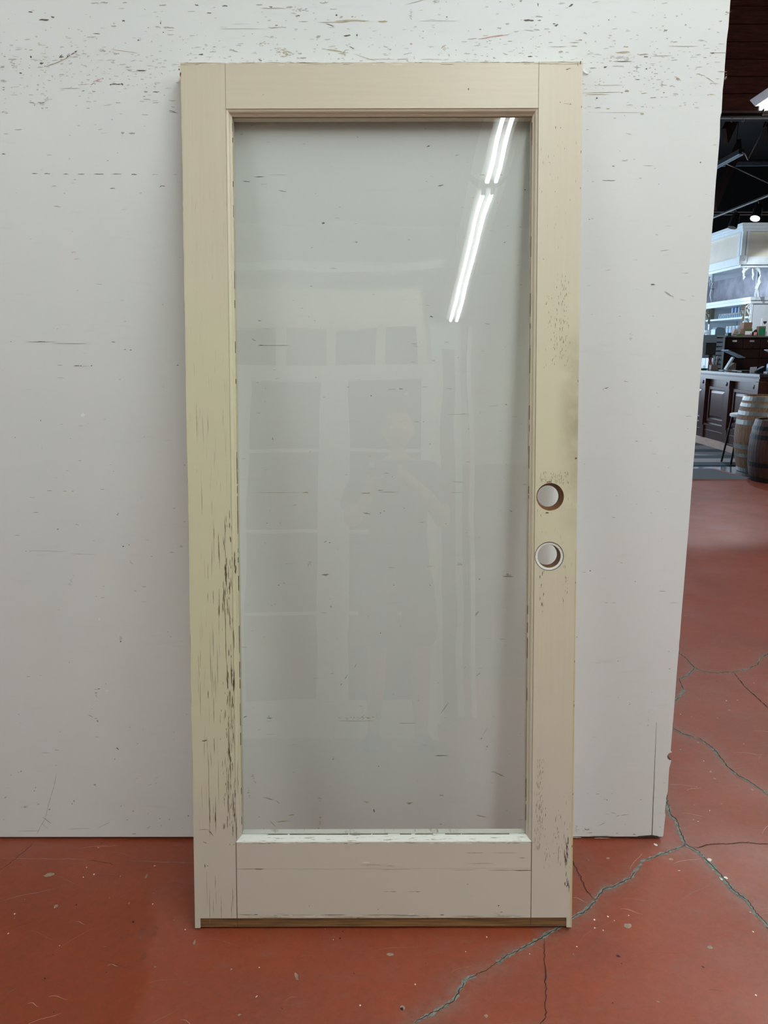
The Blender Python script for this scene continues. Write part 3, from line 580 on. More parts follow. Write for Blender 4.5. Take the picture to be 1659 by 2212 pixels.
# marks in the door's own plane (u across, v up)
mb = MB()
def dmk(u_, v_, L, h, mi, ang=0.0, n=7): sliver(mb, u_, v_, L, h * .68, ang, mi, -.0004 - rnd.uniform(0, .0001), n=n)
DO = Vector(door.location); DR = door.rotation_euler.to_matrix(); DI = DR.inverted()
def dpx(x, y):
    r = sight(x, y); nrm = DR @ Vector((0, 1, 0)); t_ = (DO - Vector((0, 0, CAM_H))).dot(nrm) / r.dot(nrm)
    q = DI @ (Vector((0, 0, CAM_H)) + r * t_ - DO); return q.x, q.z
pxm = 1 / 905.
V = math.pi / 2
for q in [(462,1170,100,1.4,3,V),(462,1153,26,2,1,V),(472,1180,60,1.5,0,V),(486,1145,60,1.5,0,V),(489,1215,20,3,0,V),(488,1240,40,5,1,V),(487,1228,20,4,1,V),(489,1258,20,2.4,1,V),(496,1270,30,3,1,V),(507,1210,40,3,1,V),(509,1230,20,3.4,1,V),(496,1135,14,2,1,V),(498,1165,14,3,1,V),(474,1200,60,1.4,0,V),(474,1300,60,1.4,0,V),(473,1320,30,1.6,1,V),(485,1300,60,1.4,0,V),(491,1310,40,1.6,1,V),(487,1350,70,1.6,1,V),(497,1340,34,2,1,V),(505,1380,50,1.8,1,V),(488,1400,70,1.5,1,V),(461,1390,60,1.2,0,V),(455,1440,70,1.2,0,V),(470,1440,80,1,0,V),(461,1290,30,1.6,0,V),(449,1290,20,1.4,0,V),(491,1460,60,2,1,V),(492,1475,30,2.6,1,V),(500,1458,50,2.4,1,V),(506,1470,50,2.4,1,V),(504,1480,30,3,1,V),(433,1510,80,1.1,0,V),(450,1500,20,1.5,1,V),(462,1535,60,1.3,0,V),(497,1510,40,1.6,1,V),(502,1515,30,2.2,1,V),(500,1550,60,1.6,0,V),(494,1600,70,1.6,1,V),(496,1625,40,2,1,V),(463,1610,36,1.6,0,V),(498,1660,60,1.8,1,V),(494,1690,50,1.8,1,V),(508,1715,20,2.4,1,V),(514,1680,80,1.5,0,V),(451,1690,130,1.2,0,V),(453,1750,60,2,1,V),(453,1790,40,1.3,0,V),(466,1760,90,1.6,0,V),(465,1765,26,2.4,1,V),(472,1690,100,1.1,0,V),(493,1735,46,2.4,1,V),(504,1740,40,2.4,1,V),(507,1760,36,2,1,V),(511,1790,60,1.8,1,V),(441,1600,10,3,1,.1),(445,1599,6,2,1),(443,1870,9,2.4,1,V),(448,1870,6,2,0,-.7),(447,1920,80,1,0,V),(453,1960,90,1,0,V),(465,1905,30,1.4,0,V),(467,1940,30,1,0,V),(478,1965,60,1,0,V),(503,1940,50,1.2,0,V),(500,1965,40,1,0,V),(461,1960,40,1,0,V),(440,1792,26,1.6,0,0),(456,1800,18,3,0,-.9),(443,1820,10,2,0,-.4),(505,1824,3,3,0),(497,1824,3,2.4,0),
          (387,150,3,5,2),(390,161,3,14,2)]:
    u_, v_ = dpx(q[0], q[1])
    if v_ > 0: dmk(u_, v_, q[2] * pxm, q[3] * pxm, q[4], *(q[5:6] or (0,)))
r5 = random.Random(21)
def scatter(n, x0, x1, y0, y1, L0, L1, h0, h1, mis, bias=None):
    for _ in range(n):
        x = r5.uniform(x0, x1) if bias is None else r5.gauss(*bias); y = r5.uniform(y0, y1)
        if not x0 <= x <= x1: continue
        u_, v_ = dpx(x, y)
        if SL < u_ < SR and RB < v_ < RT: continue
        if any(math.hypot(u_ - h[0], v_ - h[1]) < .037 for h in (H1, H2)): continue
        dmk(u_, v_, r5.uniform(L0, L1) * pxm, r5.uniform(h0, h1) * pxm, r5.choice(mis), V + r5.gauss(0, .03), n=5)
scatter(170, 470, 511, 1110, 1800, 4, 26, .8, 1.9, [0, 0, 1], (498, 10))
scatter(60, 425, 511, 900, 1800, 20, 90, .5, 1.0, [0, 3])
scatter(50, 408, 500, 400, 1100, 8, 40, .5, .9, [3])
scatter(110, 1196, 1232, 590, 790, 2, 10, .7, 1.5, [0, 0, 3], (1216, 9))
scatter(40, 1175, 1200, 640, 800, 2, 8, .7, 1.4, [0, 3])
scatter(60, 1165, 1232, 1020, 1046, 2, 10, .6, 1.2, [0, 0, 1])
scatter(60, 1160, 1236, 1040, 1240, 2, 9, .6, 1.3, [0, 3, 3])
scatter(14, 1166, 1176, 1230, 1330, 3, 10, 1, 2.2, [1, 0])
scatter(16, 1215, 1228, 1230, 1310, 2, 9, .7, 1.4, [0])
scatter(130, 1154, 1178, 1640, 1835, 2, 12, .6, 1.3, [0, 0, 3], (1164, 5))
scatter(60, 1175, 1232, 1720, 1880, 3, 14, .6, 1.4, [0, 0, 3])
scatter(20, 1218, 1230, 1815, 1920, 6, 30, 1, 2.6, [1], (1224, 3))
scatter(30, 1165, 1250, 300, 560, 3, 10, .6, 1.2, [3, 0])
for q in [(1224,1835,26,3,1,V),(1226,1848,14,2.6,1,V),(1225,1905,20,2,1,V),(1206,1848,40,1.4,0,V),(1200,1770,14,2,0,V),(1204,1790,9,2,0,V),(1181,1075,1,1,0,V),(1244,990,4,7,2,V),(1186,1041,12,3,2,0),(1182,1108,8,4,2,0),(1254,136,8,3,1,V),(1248,140,8,2,0,V),(1230,148,8,2,0),(1225,150,6,2,0),(1210,221,3,2,0),(1223,224,14,1,0,-.1),(1232,225,4,2,0),(1012,193,3,5,0),(569,205,4,3,3),(1200,276,2,7,0),(1211,276,2,4,0),(640,134,0,0,0),(1174,560,2,2,0,0),(1199,414,2,2,0,0),(1187,351,2,2,0)]:
    u_, v_ = dpx(q[0], q[1]); dmk(u_, v_, max(q[2], .5) * pxm, max(q[3], .5) * pxm, q[4], *(q[5:6] or (0,)))
# joints and rail marks
for v0, v1, u_ in ((SH, RB, SL), (SH, RB, SR)):
    mb.add([(u_ - .0008, -.0004, v0), (u_ + .0008, -.0004, v0), (u_ + .0008, -.0004, v1), (u_ - .0008, -.0004, v1)], [(0, 1, 2, 3)], 1)
for u_ in (SL, SR):
    mb.add([(u_ - .0003, -.0004, RT), (u_ + .0003, -.0004, RT), (u_ + .0003, -.0004, HH), (u_ - .0003, -.0004, HH)], [(0, 1, 2, 3)], 0)
for x, y, L, h, mi in [(545,1877,60,1.2,0),(560,1877.5,20,1.8,1),(700,1878,160,.7,3),(850,1878,80,.8,0),(1000,1879,60,.8,0),(1100,1879.5,96,1.4,0),(1130,1880,40,1.8,1),(800,1868,50,1,0),(845,1870,20,1.2,0),(790,1863,20,1.4,4),(1040,1865,60,1,0),(1025,1842,40,1.4,0),(1090,1842,60,.8,0),(1128,1853,14,1.6,0),(850,1926,16,1.2,1),(835,1926,20,1,0),(895,1926,34,1,0),(903,1926,10,1.6,1),(1010,1910,1.4,5,0),(1077,1956,3.5,3.5,1),(1083,1970,8,1.4,1),(668,1957,1.4,4,0),(817,1964,3,2,0),(530,1975,40,1.2,0),(553,1975.5,10,2,1),(640,1976,80,1.2,0),(720,1976,60,1.6,1),(830,1976,120,1.4,0),(880,1978,60,1.6,1),(955,1976,10,2.4,1),(1010,1979,80,1.4,0),(1100,1979,70,1.4,0),(580,1982,110,1.3,0),(760,1981,90,1.4,0),(900,1983,120,1.1,0),(1060,1983,120,1.1,0),(700,1984,200,1.0,4),(1000,1986,200,1.0,4),(515,1984,10,3,0)]:
    u_, v_ = dpx(x, y)
    if v_ > SH: dmk(u_, v_, L * pxm, h * pxm, mi, 0.0)
for k in range(70):
    u_ = r5.uniform(SL + .01, SR - .01); v_ = SH + abs(r5.gauss(0, .006)) + .0005
    dmk(u_, v_, r5.uniform(.004, .04), r5.uniform(.0004, .0012), r5.choice([0, 4, 0, 3]), 0, n=5)
for k in range(60):
    u_ = r5.uniform(SL, SR); v_ = RB - r5.uniform(.0002, .0035)
    dmk(u_, v_, r5.uniform(.005, .03), r5.uniform(.0004, .0014), r5.choice([4, 4, 1, 0]), 0, n=5)
for k in range(140):   # top edge and outer edges
    u_ = r5.uniform(0, W); dmk(u_, HH - r5.uniform(.0003, .002) - (.004 if r5.random() < .2 else 0), r5.uniform(.004, .04), r5.uniform(.0003, .0012), r5.choice([0, 3, 4]) if u_ < .6 else r5.choice([0, 3, 1]), 0, n=5)
for k in range(50):
    v_ = r5.uniform(.3, 2.0); dmk(.0006 + r5.uniform(0, .0006), v_, r5.uniform(.01, .1), .0007, r5.choice([0, 3]), V, n=5)
for k in range(10):
    dmk(W - .0015, r5.uniform(.1, 2.0), r5.uniform(.003, .008), .0022, r5.choice([0, 2]), V, n=6)
mb.add([(W - .0045, -.0003, .002), (W - .0002, -.0003, .002), (W - .0002, -.0003, .92), (W - .0030, -.0003, .92)], [(0, 1, 2, 3)], 5)
mb.build('worn_paint_marks', [M['crackle'], M['crackle_dark'], M['borewood'], plain('pale_paint_line', (188, 178, 150), .6), M['mark_light'], plain('yellowed_edge_paint', (206, 190, 140), .5)], door, kind='stuff')
# flaked dark line where the bead meets the glass
mb = MB()
for k in range(110):
    s_ = r5.choice('lrb'); v_ = r5.uniform(RB + .02, RT - .02) if s_ != 'b' else 0
    L = r5.uniform(.008, .05); h = r5.uniform(.0004, .0013)
    if s_ == 'l':
        if v_ > 1.2 and r5.random() < .6: continue
        x = SL + .0106; mb.box((x - .0002, .0160, v_), (x + h, .0189, v_ + L))
    elif s_ == 'r':
        if v_ > 1.5 and r5.random() < .6: continue
        x = SR - .0106; mb.box((x - h, .0160, v_), (x + .0002, .0189, v_ + L))
    else:
        u_ = r5.uniform(SL + .02, SR - .05); mb.box((u_, .0155, RB + .0106), (u_ + L, .0188, RB + .0108 + h * .5))
mb.build('flaked_glazing_putty', M['crackle_dark'], door, kind='stuff')

# ------------------------------------------------------------------ overhead strip lights
def strip_light(loc, label, proto=None):
    if proto: o = copy_tree(proto); o.location = loc; o['label'] = label; return o
    t_ = thing('strip_light', label, 'light', loc, 0, 'fluorescent strip lights')
    MB().prism([(-.065, .0), (.065, .0), (.045, .075), (-.045, .075)], -1.22, 1.22).build('housing', M['fixwhite'], t_)
    for s_ in (-1, 1):
        MB().add([(s_ * .065, -1.22, 0), (s_ * .115, -1.22, .045), (s_ * .115, 1.22, .045), (s_ * .065, 1.22, 0),
                  (s_ * .065, -1.22, .004), (s_ * .115, -1.22, .049), (s_ * .115, 1.22, .049), (s_ * .065, 1.22, .004)],
                 [(0, 1, 2, 3), (7, 6, 5, 4), (0, 4, 5, 1), (1, 5, 6, 2), (2, 6, 7, 3), (3, 7, 4, 0)]).build('reflector', M['fixwhite'], t_)
        MB().tube((s_ * .026, -1.19, -.024), (s_ * .026, 1.19, -.024), .0115, 10).build('tube', M['tube'], t_, smooth=True)
        for e in (-1, 1): MB().box((s_ * .026 - .012, e * 1.205 - .012, -.038), (s_ * .026 + .012, e * 1.205 + .012, 0)).build('lamp_holder', M['fixwhite'], t_)
        MB().tube((0, s_ * .9, .075), (0, s_ * .9, 1.42), .004, 6).build('hanger', M['blacksteel'], t_)
    return t_
LZ = 3.4
proto_l = strip_light((.68, .13, LZ), 'lit twin-tube strip light above the photographer, mirrored brightest in the glass')
strip_light((.68, -2.40, LZ), 'lit twin-tube strip light mirrored second in the glass', proto_l)
strip_light((3.22, 5.85, LZ), 'lit twin-tube strip light hanging in front of the dark plank wall at top right', proto_l)
for q, lb in (((3.22, 3.30, LZ), 'lit strip light in the right row, level with the wall'), ((3.22, .75, LZ), 'lit strip light in the right row, level with the photographer'), ((-2.5, -1.1, LZ), 'lit strip light in the left row, behind the photographer'), ((3.22, -1.70, LZ), 'lit strip light in the right row, behind the photographer')):
    strip_light(q, lb, proto_l)

# ------------------------------------------------------------------ room shell
hd = struct(box('wall_front', (-4, 8.14, 3.60), (10, 8.26, 5.0), M['ceiling']))
rz = random.Random(2)
for r_ in range(9):
    z0 = 3.655 + r_ * .1517; x = -4 + (r_ % 3) * .8
    xs_ = [-4.0] + [v_ for v_ in np.arange(x - 2.4, 10, 2.4) if v_ > -3.9] + [10.0]
    for a, b in zip(xs_, xs_[1:]):
        d = rz.uniform(0, .006)
        box('plank', (a + .002, 8.10 - d, z0 + .004), (b - .002, 8.138, min(5, z0 + .148)), M['plank'], hd)
tr = struct(box('trim_1', (-4, 8.085, 3.632), (10, 8.137, 3.652), M['steel']))
tr = struct(box('trim_2', (-4, 8.085, 3.588), (10, 8.137, 3.604), M['steel']))
struct(box('ceiling', (-4, -5, 5.0), (10, 16.2, 5.1), M['ceiling']))
struct(box('wall_left', (-4.1, -5, 0), (-4, 8.2, 5), M['storewall']))
struct(box('wall_right', (10, -5, 0), (10.1, 16.2, 5), M['warmwall']))
struct(box('wall_rear', (-4, -5.1, 0), (10, -5, 5), M['storewall']))
struct(box('wall_far', (-1, 16.1, 0), (10, 16.2, 5), M['ceiling']))
# shop window in the far room (daylight side)
wf = struct(MB().box((-.75, 8.26, 0), (-.62, 16.1, .7)).box((-.75, 8.26, 3.1), (-.62, 16.1, 5)).box((-.75, 8.26, .7), (-.62, 11.5, 3.1)).box((-.75, 15.7, .7), (-.62, 16.1, 3.1)).build('wall_shop', M['storewall']))
wn = struct(MB().box((-.74, 11.5, .7), (-.60, 11.56, 3.1)).box((-.74, 15.64, .7), (-.60, 15.7, 3.1)).box((-.74, 11.56, .7), (-.60, 15.64, .76)).box((-.74, 11.56, 3.04), (-.60, 15.64, 3.1)).box((-.71, 13.57, .76), (-.63, 13.63, 3.04)).build('window_1', M['fixwhite']))
box('pane', (-.685, 11.56, .76), (-.68, 15.64, 3.04), M['glass'], wn)
wn2 = struct(MB().box((.04, 16.02, .7), (.10, 16.09, 3.1)).box((5.10, 16.02, .7), (5.16, 16.09, 3.1)).box((.10, 16.02, .7), (5.10, 16.09, .75)).box((.10, 16.02, 3.05), (5.10, 16.09, 3.1)).build('window_2', M['fixwhite']))
for k_ in range(1, 3): MB().box((.10 + k_ * 1.66, 16.04, .75), (.14 + k_ * 1.66, 16.08, 3.05)).build('glazing_bar', M['fixwhite'], wn2)

# rafters, duct, pipes, brace in the dark roof
def beam(name, a, b, w_, h_, mat, label, cat='beam', group=None):
    a = Vector(a); b = Vector(b); q = (b - a).to_track_quat('Y', 'Z'); L = (b - a).length
    o = MB().box((-w_ / 2, 0, -h_ / 2), (w_ / 2, L, h_ / 2)).build(name, mat); o.location = a; o.rotation_euler = q.to_euler()
    return tag(o, label, cat, group)
beam('rafter', (4.13, 10.0, 3.90), (4.85, 10.9, 4.95), .05, .20, M['rafter'], 'dark sloping rafter end high up beside the edge of the white wall', group='sloping rafters under the dark roof')
beam('rafter', (4.62, 10.0, 3.92), (5.35, 10.9, 4.95), .05, .20, M['rafter'], 'dark sloping rafter end at the right edge under the roof', group='sloping rafters under the dark roof')
beam('rafter', (4.15, 10.2, 3.15), (4.75, 11.0, 4.05), .05, .16, M['rafter'], 'lower sloping rafter crossing behind the duct', group='sloping rafters under the dark roof')
d_ = MB().tube((3.6, 11, 3.81), (7.5, 11, 3.86), .045, 12).build('duct', M['duct'], smooth=True); tag(d_, 'blue-grey round pipe duct running level under the dark roof', 'duct')
for z_, nm in ((3.20, 'upper'), (3.235, 'lower')):
    d_ = MB().tube((3.8, 11.2, z_), (7.5, 11.2, z_), .007, 8).build('conduit_pipe', M['steel'], smooth=True)
    tag(d_, ('lower' if z_ < 3.22 else 'upper') + ' of the two thin level pipes just above the white shelving', 'pipe', 'thin level pipes')
d_ = MB().tube((4.3, 10.5, 3.74), (5.6, 10.5, 3.20), .008, 8).build('brace_rod', M['steel'], smooth=True); tag(d_, 'thin steel rod sloping down to the right below the duct', 'rod')
d_ = MB().tube((3.99, 9, 3.41), (4.25, 9, 3.98), .006, 8).tube((3.99, 9, 3.41), (3.955, 9, 3.47), .006, 8).tube((3.955, 9, 3.47), (3.92, 9, 3.49), .006, 8).build('tie_rod', M['steel']); tag(d_, 'thin steel tie rod with a hooked lower end sloping up to the right', 'rod')
ch = thing('channel_light', 'narrow bluish strip channel running away beside the wall edge', 'light', (4.0, 9.65, 3.52))
MB().box((-.03, -.45, 0), (.03, .9, .05)).build('channel', M['blacksteel'], ch)
for y_ in (-.3, .75): MB().tube((0, y_, .05), (0, y_, 1.478), .004, 6).build('hanger', M['blacksteel'], ch)
for s_ in (-.018, .018): MB().box((s_ - .008, -.45, -.012), (s_ + .008, .9, 0)).build('rail_lip', M['plasticgrey'], ch)
for x_, lb in ((3.40, 'left'), (3.51, 'right')):
    mb = MB(); n_ = 16
    for k in range(n_):
        a0, a1 = 2 * math.pi * k / n_, 2 * math.pi * (k + 1) / n_
        mb.tube((.011 * math.cos(a0), 0, .018 * math.sin(a0)), (.011 * math.cos(a1), 0, .018 * math.sin(a1)), .0022, 5)
    o = mb.build('hook_ring', M['steel']); o.location = (x_, 8.10, 3.570); tag(o, lb + ' of the two small rings hanging from the steel rail', 'ring', 'rings under the steel rail')
cp = MB()
for k in range(4): cp.tube((3.66, 8.02 - k * .012, 3.60 + k * .018), (3.95, 8.02 - k * .012, 3.60 + k * .018), .011, 8)
tag(cp.build('cable_bundle', M['steel'], smooth=True), 'grey bundle of cables by the steel rail at the right edge', 'cable')
# track with two spot heads, then two unseen ones added to brighten the back bar
tk = thing('track_rail', 'long black lighting track with a bright lower edge running away over the counter', 'light', (4.50, 9.0, 3.13))
MB().box((-.018, 0, 0), (.018, 3.4, .022)).build('rail', M['blacksteel'], tk)
for y_ in (.2, 3.2): MB().tube((0, y_, .02), (0, y_, 1.868), .004, 6).build('hanger', M['blacksteel'], tk)
MB().box((-.019, 0, -.003), (-.010, 3.4, .003)).build('edge_strip', M['fixwhite'], tk)
def spot(loc, aim, lit, label):
    t_ = thing('track_spotlight', label, 'light', loc, 0, 'spotlights on the track')
    a = Vector((0, 0, -.05)); d = Vector(aim).normalized()
    MB().tube((0, 0, 0), (0, 0, -.05), .010, 8).build('stem', M['blacksteel'], t_)
    for s_ in (-1, 1): MB().tube((s_ * .012, 0, -.03), (s_ * .055, 0, -.10), .004, 6).tube((s_ * .055, 0, -.10), (s_ * .052, 0, -.17), .004, 6).build('yoke_arm', M['blacksteel'], t_)
    c0 = Vector((0, 0, -.10)); MB().tube(c0 - d * .05, c0 + d * .13, .040, 16, .058).build('housing', M['blacksteel'], t_)
    MB().tube(c0 + d * .130, c0 + d * .136, .052, 16).build('lens', M['lens'] if lit else M['offlens'], t_)
    if lit:
        l = bpy.data.lights.new('spot_beam', 'SPOT'); l.energy = 120 if lit == 1 else 45; l.spot_size = 1.2; l.shadow_soft_size = .04; l.color = (.85, .93, 1)
        lo = bpy.data.objects.new('spot_beam', l); lo.parent = t_; lo.location = c0 + d * .16; lo.rotation_euler = d.to_track_quat('-Z', 'Y').to_euler(); C.objects.link(lo)
spot((4.50, 9.75, 3.13), (-.35, -.35, -.9), True, 'lit black spotlight on the track, its round lens glowing')
spot((4.50, 10.35, 3.13), (-.25, -.1, -.9), False, 'unlit black spotlight on the track, nearer the wall edge')
spot((5.75, 10.3, 3.45), (.12, 1, -.18), 2, 'added unseen spotlight beyond the right edge, brightening the canopy front')  # added lamp out of view, lifts the canopy front
tag(MB().box((5.73, 9.6, 3.45), (5.77, 12.0, 3.472)).build('track_rail', M['blacksteel']), 'added unseen track beyond the right edge, carrying the canopy spotlight', 'light')  # made-up track, only there to carry the added canopy spot
MB().tube((5.75, 10, 3.472), (5.75, 10, 4.998), .004, 6).build('hanger', M['blacksteel'], bpy.data.objects['track_rail.001'])
spot((4.50, 11.6, 3.13), (1, .2, -.5), True, 'added unseen spotlight farthest along the track, brightening the white shelving')  # added lamp hidden behind the partition, lifts the shelving

# ------------------------------------------------------------------ counter
ct = thing('shop_counter', 'polished dark wood shop counter with carved panels and a dark stone top', 'counter', (0, 0, 0))
L_out = lambda o: [(4.65 - o, 9.60 - o), (6.6, 9.60 - o), (6.6, 12.66), (5.45, 12.66), (5.45, 14.2), (4.65 - o, 14.2)]
MB().prism(L_out(0), 1.042, 1.075, 'z').build('counter_top', M['counter_top'], ct)
MB().prism(L_out(-.015), 1.018, 1.042, 'z').build('top_shadow_mould', M['plastic'], ct)
MB().prism(L_out(.0), .985, 1.018, 'z').prism(L_out(-.02), .965, .985, 'z').build('edge_moulding', M['darkwood'], ct)
MB().prism(L_out(-.07), .115, .965, 'z').build('carcass', M['darkwood'], ct)
MB().prism(L_out(-.05), 0, .115, 'z').build('plinth', M['plinth'], ct, label='pale pine board along the foot')
MB().prism(L_out(-.03), .30, .33, 'z').prism(L_out(-.045), .22, .235, 'z').prism(L_out(-.055), .115, .30, 'z').build('base_moulding', M['darkwood'], ct)
bays = [9.66, 10.44, 11.22, 12.0, 12.78, 13.56]
for yb in bays:
    y0, y1 = yb, yb + .13
    MB().box((4.665, y0, .30), (4.72, y1, .86)).box((4.675, y0 + .02, .36), (4.666, y1 - .02, .78)).build('pilaster', M['darkwood'], ct)
    MB().prism([(y0 - .01, .86), (y1 + .01, .86), (y1 + .01, .965), (y0 - .01, .965)], 4.655, 4.72, 'x').build('corbel', M['darkwood'], ct)
    MB().lathe([(0.001, -.035), (.016, -.02), (.02, 0), (.016, .02), (.001, .035)], (4.66, (y0 + y1) / 2, .915), 10).build('carved_boss', M['darkwood'], ct)
    MB().box((4.68, y0, .12), (4.72, y1, .30)).build('pilaster_foot', M['darkwood'], ct)
for a, b in zip(bays, bays[1:]):
    y0, y1 = a + .17, b - .04; z0, z1 = .36, .86
    fr = MB(); fw_ = .045
    for (p0, p1, q0, q1) in ((y0, y1, z0, z0 + fw_), (y0, y1, z1 - fw_, z1), (y0, y0 + fw_, z0 + fw_, z1 - fw_), (y1 - fw_, y1, z0 + fw_, z1 - fw_)):
        fr.box((4.700, p0, q0), (4.722, p1, q1))
    fr.build('panel_frame', M['darkwood'], ct, bevel=.003)
    # raised field: bevelled slab
    o0, o1 = [(y0 + fw_ + .005, z0 + fw_ + .005), (y1 - fw_ - .005, z0 + fw_ + .005), (y1 - fw_ - .005, z1 - fw_ - .005), (y0 + fw_ + .005, z1 - fw_ - .005)], None
    ym, zm = (y0 + y1) / 2, (z0 + z1) / 2
    inn = [(ym + (p - ym) * .80, zm + (q - zm) * .80) for p, q in o0]
    MB().ring([[(4.719, p, q) for p, q in o0], [(4.700, p, q) for p, q in inn]]).build('raised_panel', M['darkwood'], ct)
for x0_, x1_ in ((4.80, 5.35), (5.45, 6.0)):
    MB().box((x0_, 9.645, .40), (x1_, 9.668, .86)).build('end_panel', M['darkwood'], ct, bevel=.006)
MB().box((4.60, 9.50, .0105), (4.72, 9.60, .985)).build('corner_post', M['darkwood'], ct, bevel=.004)

# ------------------------------------------------------------------ barrels
def barrel(loc, Hb, rm, re, hoops, wm_, hm, label, rz_):
    t_ = thing('wine_barrel', label, 'barrel', loc, rz_, 'barrels in front of the counter')
    N = 24; R = lambda z: re + (rm - re) * (1 - ((z - Hb / 2) / (Hb / 2)) ** 2)
    first = None; K = 10
    for s_ in range(N):
        if first is None:
            a0, a1 = -math.pi / N * .975, math.pi / N * .975; rows = []
            for k in range(K + 1):
                z = Hb * k / K; r_ = R(z)
                rows.append([(r_ * math.cos(a0), r_ * math.sin(a0), z), (r_ * math.cos(0) * 1.004, 0, z), (r_ * math.cos(a1), r_ * math.sin(a1), z), ((r_ - .025) * math.cos(a1), (r_ - .025) * math.sin(a1), z), ((r_ - .025) * math.cos(a0), (r_ - .025) * math.sin(a0), z)])
            first = MB().ring(rows).build('stave', wm_, t_); st = first
        else:
            st = first.copy(); C.objects.link(st); st.parent = t_
        st.rotation_euler = (0, 0, 2 * math.pi * s_ / N)
    for z0, z1 in hoops:
        MB().lathe([(R(z0) + .001, z0), (R(z0) + .004, z0), (R(z1) + .004, z1), (R(z1) + .001, z1)], seg=40, ends=False).build('hoop', hm, t_)
        for k in range(3):
            a = 2.2 + k * 2.1; zz_ = (z0 + z1) / 2; rr_ = R(zz_) + .003
            MB().tube((rr_ * math.cos(a), rr_ * math.sin(a), zz_), ((rr_ + .004) * math.cos(a), (rr_ + .004) * math.sin(a), zz_), .006, 8).build('rivet', M['hoop2'], t_)
    MB().lathe([(.001, Hb - .04), (re - .022, Hb - .04), (re - .022, Hb - .02), (.001, Hb - .02)], seg=32).build('barrel_head', wm_, t_)
    MB().lathe([(.001, .02), (re - .022, .02), (re - .022, .04), (.001, .04)], seg=32).build('barrel_head', wm_, t_)
    return t_
barrel((4.395, 8.74, 0), .865, .35, .285, [(.812, .86), (.745, .785), (.652, .697), (.545, .598), (.27, .32), (.175, .215), (.005, .05)], M['barrel'], M['hoop'], 'larger barrel of weathered oak staves with pale metal hoops', .1)
barrel((4.195, 8.09, 0), .655, .29, .245, [(.55, .59), (.455, .50), (.16, .21), (.005, .055)], M['barrel2'], M['hoop2'], 'smaller dark-stained barrel in front of the oak barrel', .3)
# stool
st_ = thing('counter_stool', 'counter stool with pale round seat and thin dark metal legs, half behind the oak barrel', 'stool', (4.37, 9.30, 0))
MB().lathe([(.001, .575), (.15, .575), (.165, .585), (.165, .612), (.15, .62), (.001, .62)], seg=28).build('seat', M['white'], st_, smooth=False)
for sx_, sy_ in ((-1, -1), (-1, 1), (1, -1), (1, 1)):
    MB().tube((sx_ * .10, sy_ * .10, .575), (sx_ * (.17 if sx_ < 0 else .12), sy_ * .13, 0.0112), .012, 8).build('leg', M['blacksteel'], st_)
MB().box((-.14, -.12, .22), (-.125, .12, .235)).box((.105, -.12, .22), (.12, .12, .235)).build('foot_rail', M['blacksteel'], st_)

# ------------------------------------------------------------------ rug and mat
rg = MB(); yy = [9.14, 9.42, 9.74, 10.03, 10.37, 10.66, 11.08, 11.40, 11.75, 12.1, 12.45, 12.8]
for i, (a, b) in enumerate(zip(yy, yy[1:])):
    rg.box((2.2, a, .0), (4.69, b, .008), i % 2)
tag(rg.build('striped_rug', [M['rug_dark'], M['rug_light']]), 'flat rug with wide charcoal and taupe stripes beside the counter foot', 'rug')
mt = thing('ribbed_floor_mat', 'dark ribbed floor mat with rusty edge where the red floor ends', 'mat', (0, 0, 0))
MB().prism([(1.6, 8.13), (3.98, 8.13), (3.84, 8.87), (1.6, 8.87)], 0, .010, 'z').build('mat_field', M['mat'], mt)
MB().prism([(3.98, 8.13), (4.02, 8.13), (3.88, 8.88), (3.84, 8.87)], 0, .009, 'z').prism([(1.6, 8.105), (4.02, 8.105), (4.02, 8.13), (1.6, 8.13)], 0, .006, 'z').build('mat_edge', M['mat_edge'], mt)

# ------------------------------------------------------------------ chest of drawers and what stands on it (front at Y=12.3)
CT = 1.0755
cs = thing('drawer_chest', 'dark walnut chest of small drawers with paper labels, standing on the counter', 'drawers', (5.36, 12.28, CT))
CW = 1.10
MB().box((0, .01, 0), (CW, .33, .485)).build('body', M['chestwood'], cs)
MB().box((-.01, -.02, .485), (CW + .01, .34, .507)).build('top_board', M['chesttop'], cs)
hs = [(.005, .155, 2), (.165, .30, 2), (.31, .475, 4)]
for z0, z1, n_ in hs:
    for k in range(n_):
        w_ = CW / n_; dr = MB().box((k * w_ + .012, -.006, z0 + .006), ((k + 1) * w_ - .006, .012, z1 - .004)).build('drawer', M['chestwood'], cs, bevel=.002)
        cxx = (k + .5) * w_
        MB().lathe([(.001, 0), (.008, .002), (.012, .012), (.008, .02), (.001, .022)], seg=10).build('knob', M['plastic'], dr).matrix_basis = Matrix.Translation((cxx, -.006, z0 + .05)) @ Matrix.Rotation(math.pi / 2, 4, 'X')
        if n_ == 4: MB().box((cxx - .035, -.008, z1 - .06), (cxx + .035, -.0062, z1 - .033)).build('label_card', M['greycard'] if k else M['paper'], dr)
wd = thing('drawer_tower', 'slim pale painted tower of stacked letter trays left of the dark chest', 'shelf', (5.165, 12.24, CT))
MB().box((0, .0, 0), (.015, .25, .49)).box((.145, 0, 0), (.165, .25, .49)).box((.015, .235, 0), (.145, .25, .49)).build('frame', M['white'], wd)
MB().box((-.01, -.015, .49), (.175, .26, .515)).build('top_board', M['white'], wd)
for k in range(7): MB().box((.016, .012 + .004 * (k % 2), .01 + k * .068), (.144, .23, .062 + k * .068)).build('tray', M['whitegrey'], wd, bevel=.003)
fc = MB().lathe([(.075, 0), (.075, .03), (.045, .05), (.050, .30), (.062, .50), (.070, .545), (.095, .56), (.10, .575), (.10, .60), (.08, .605)], seg=18).build('fluted_vase', M['white'], smooth=False)
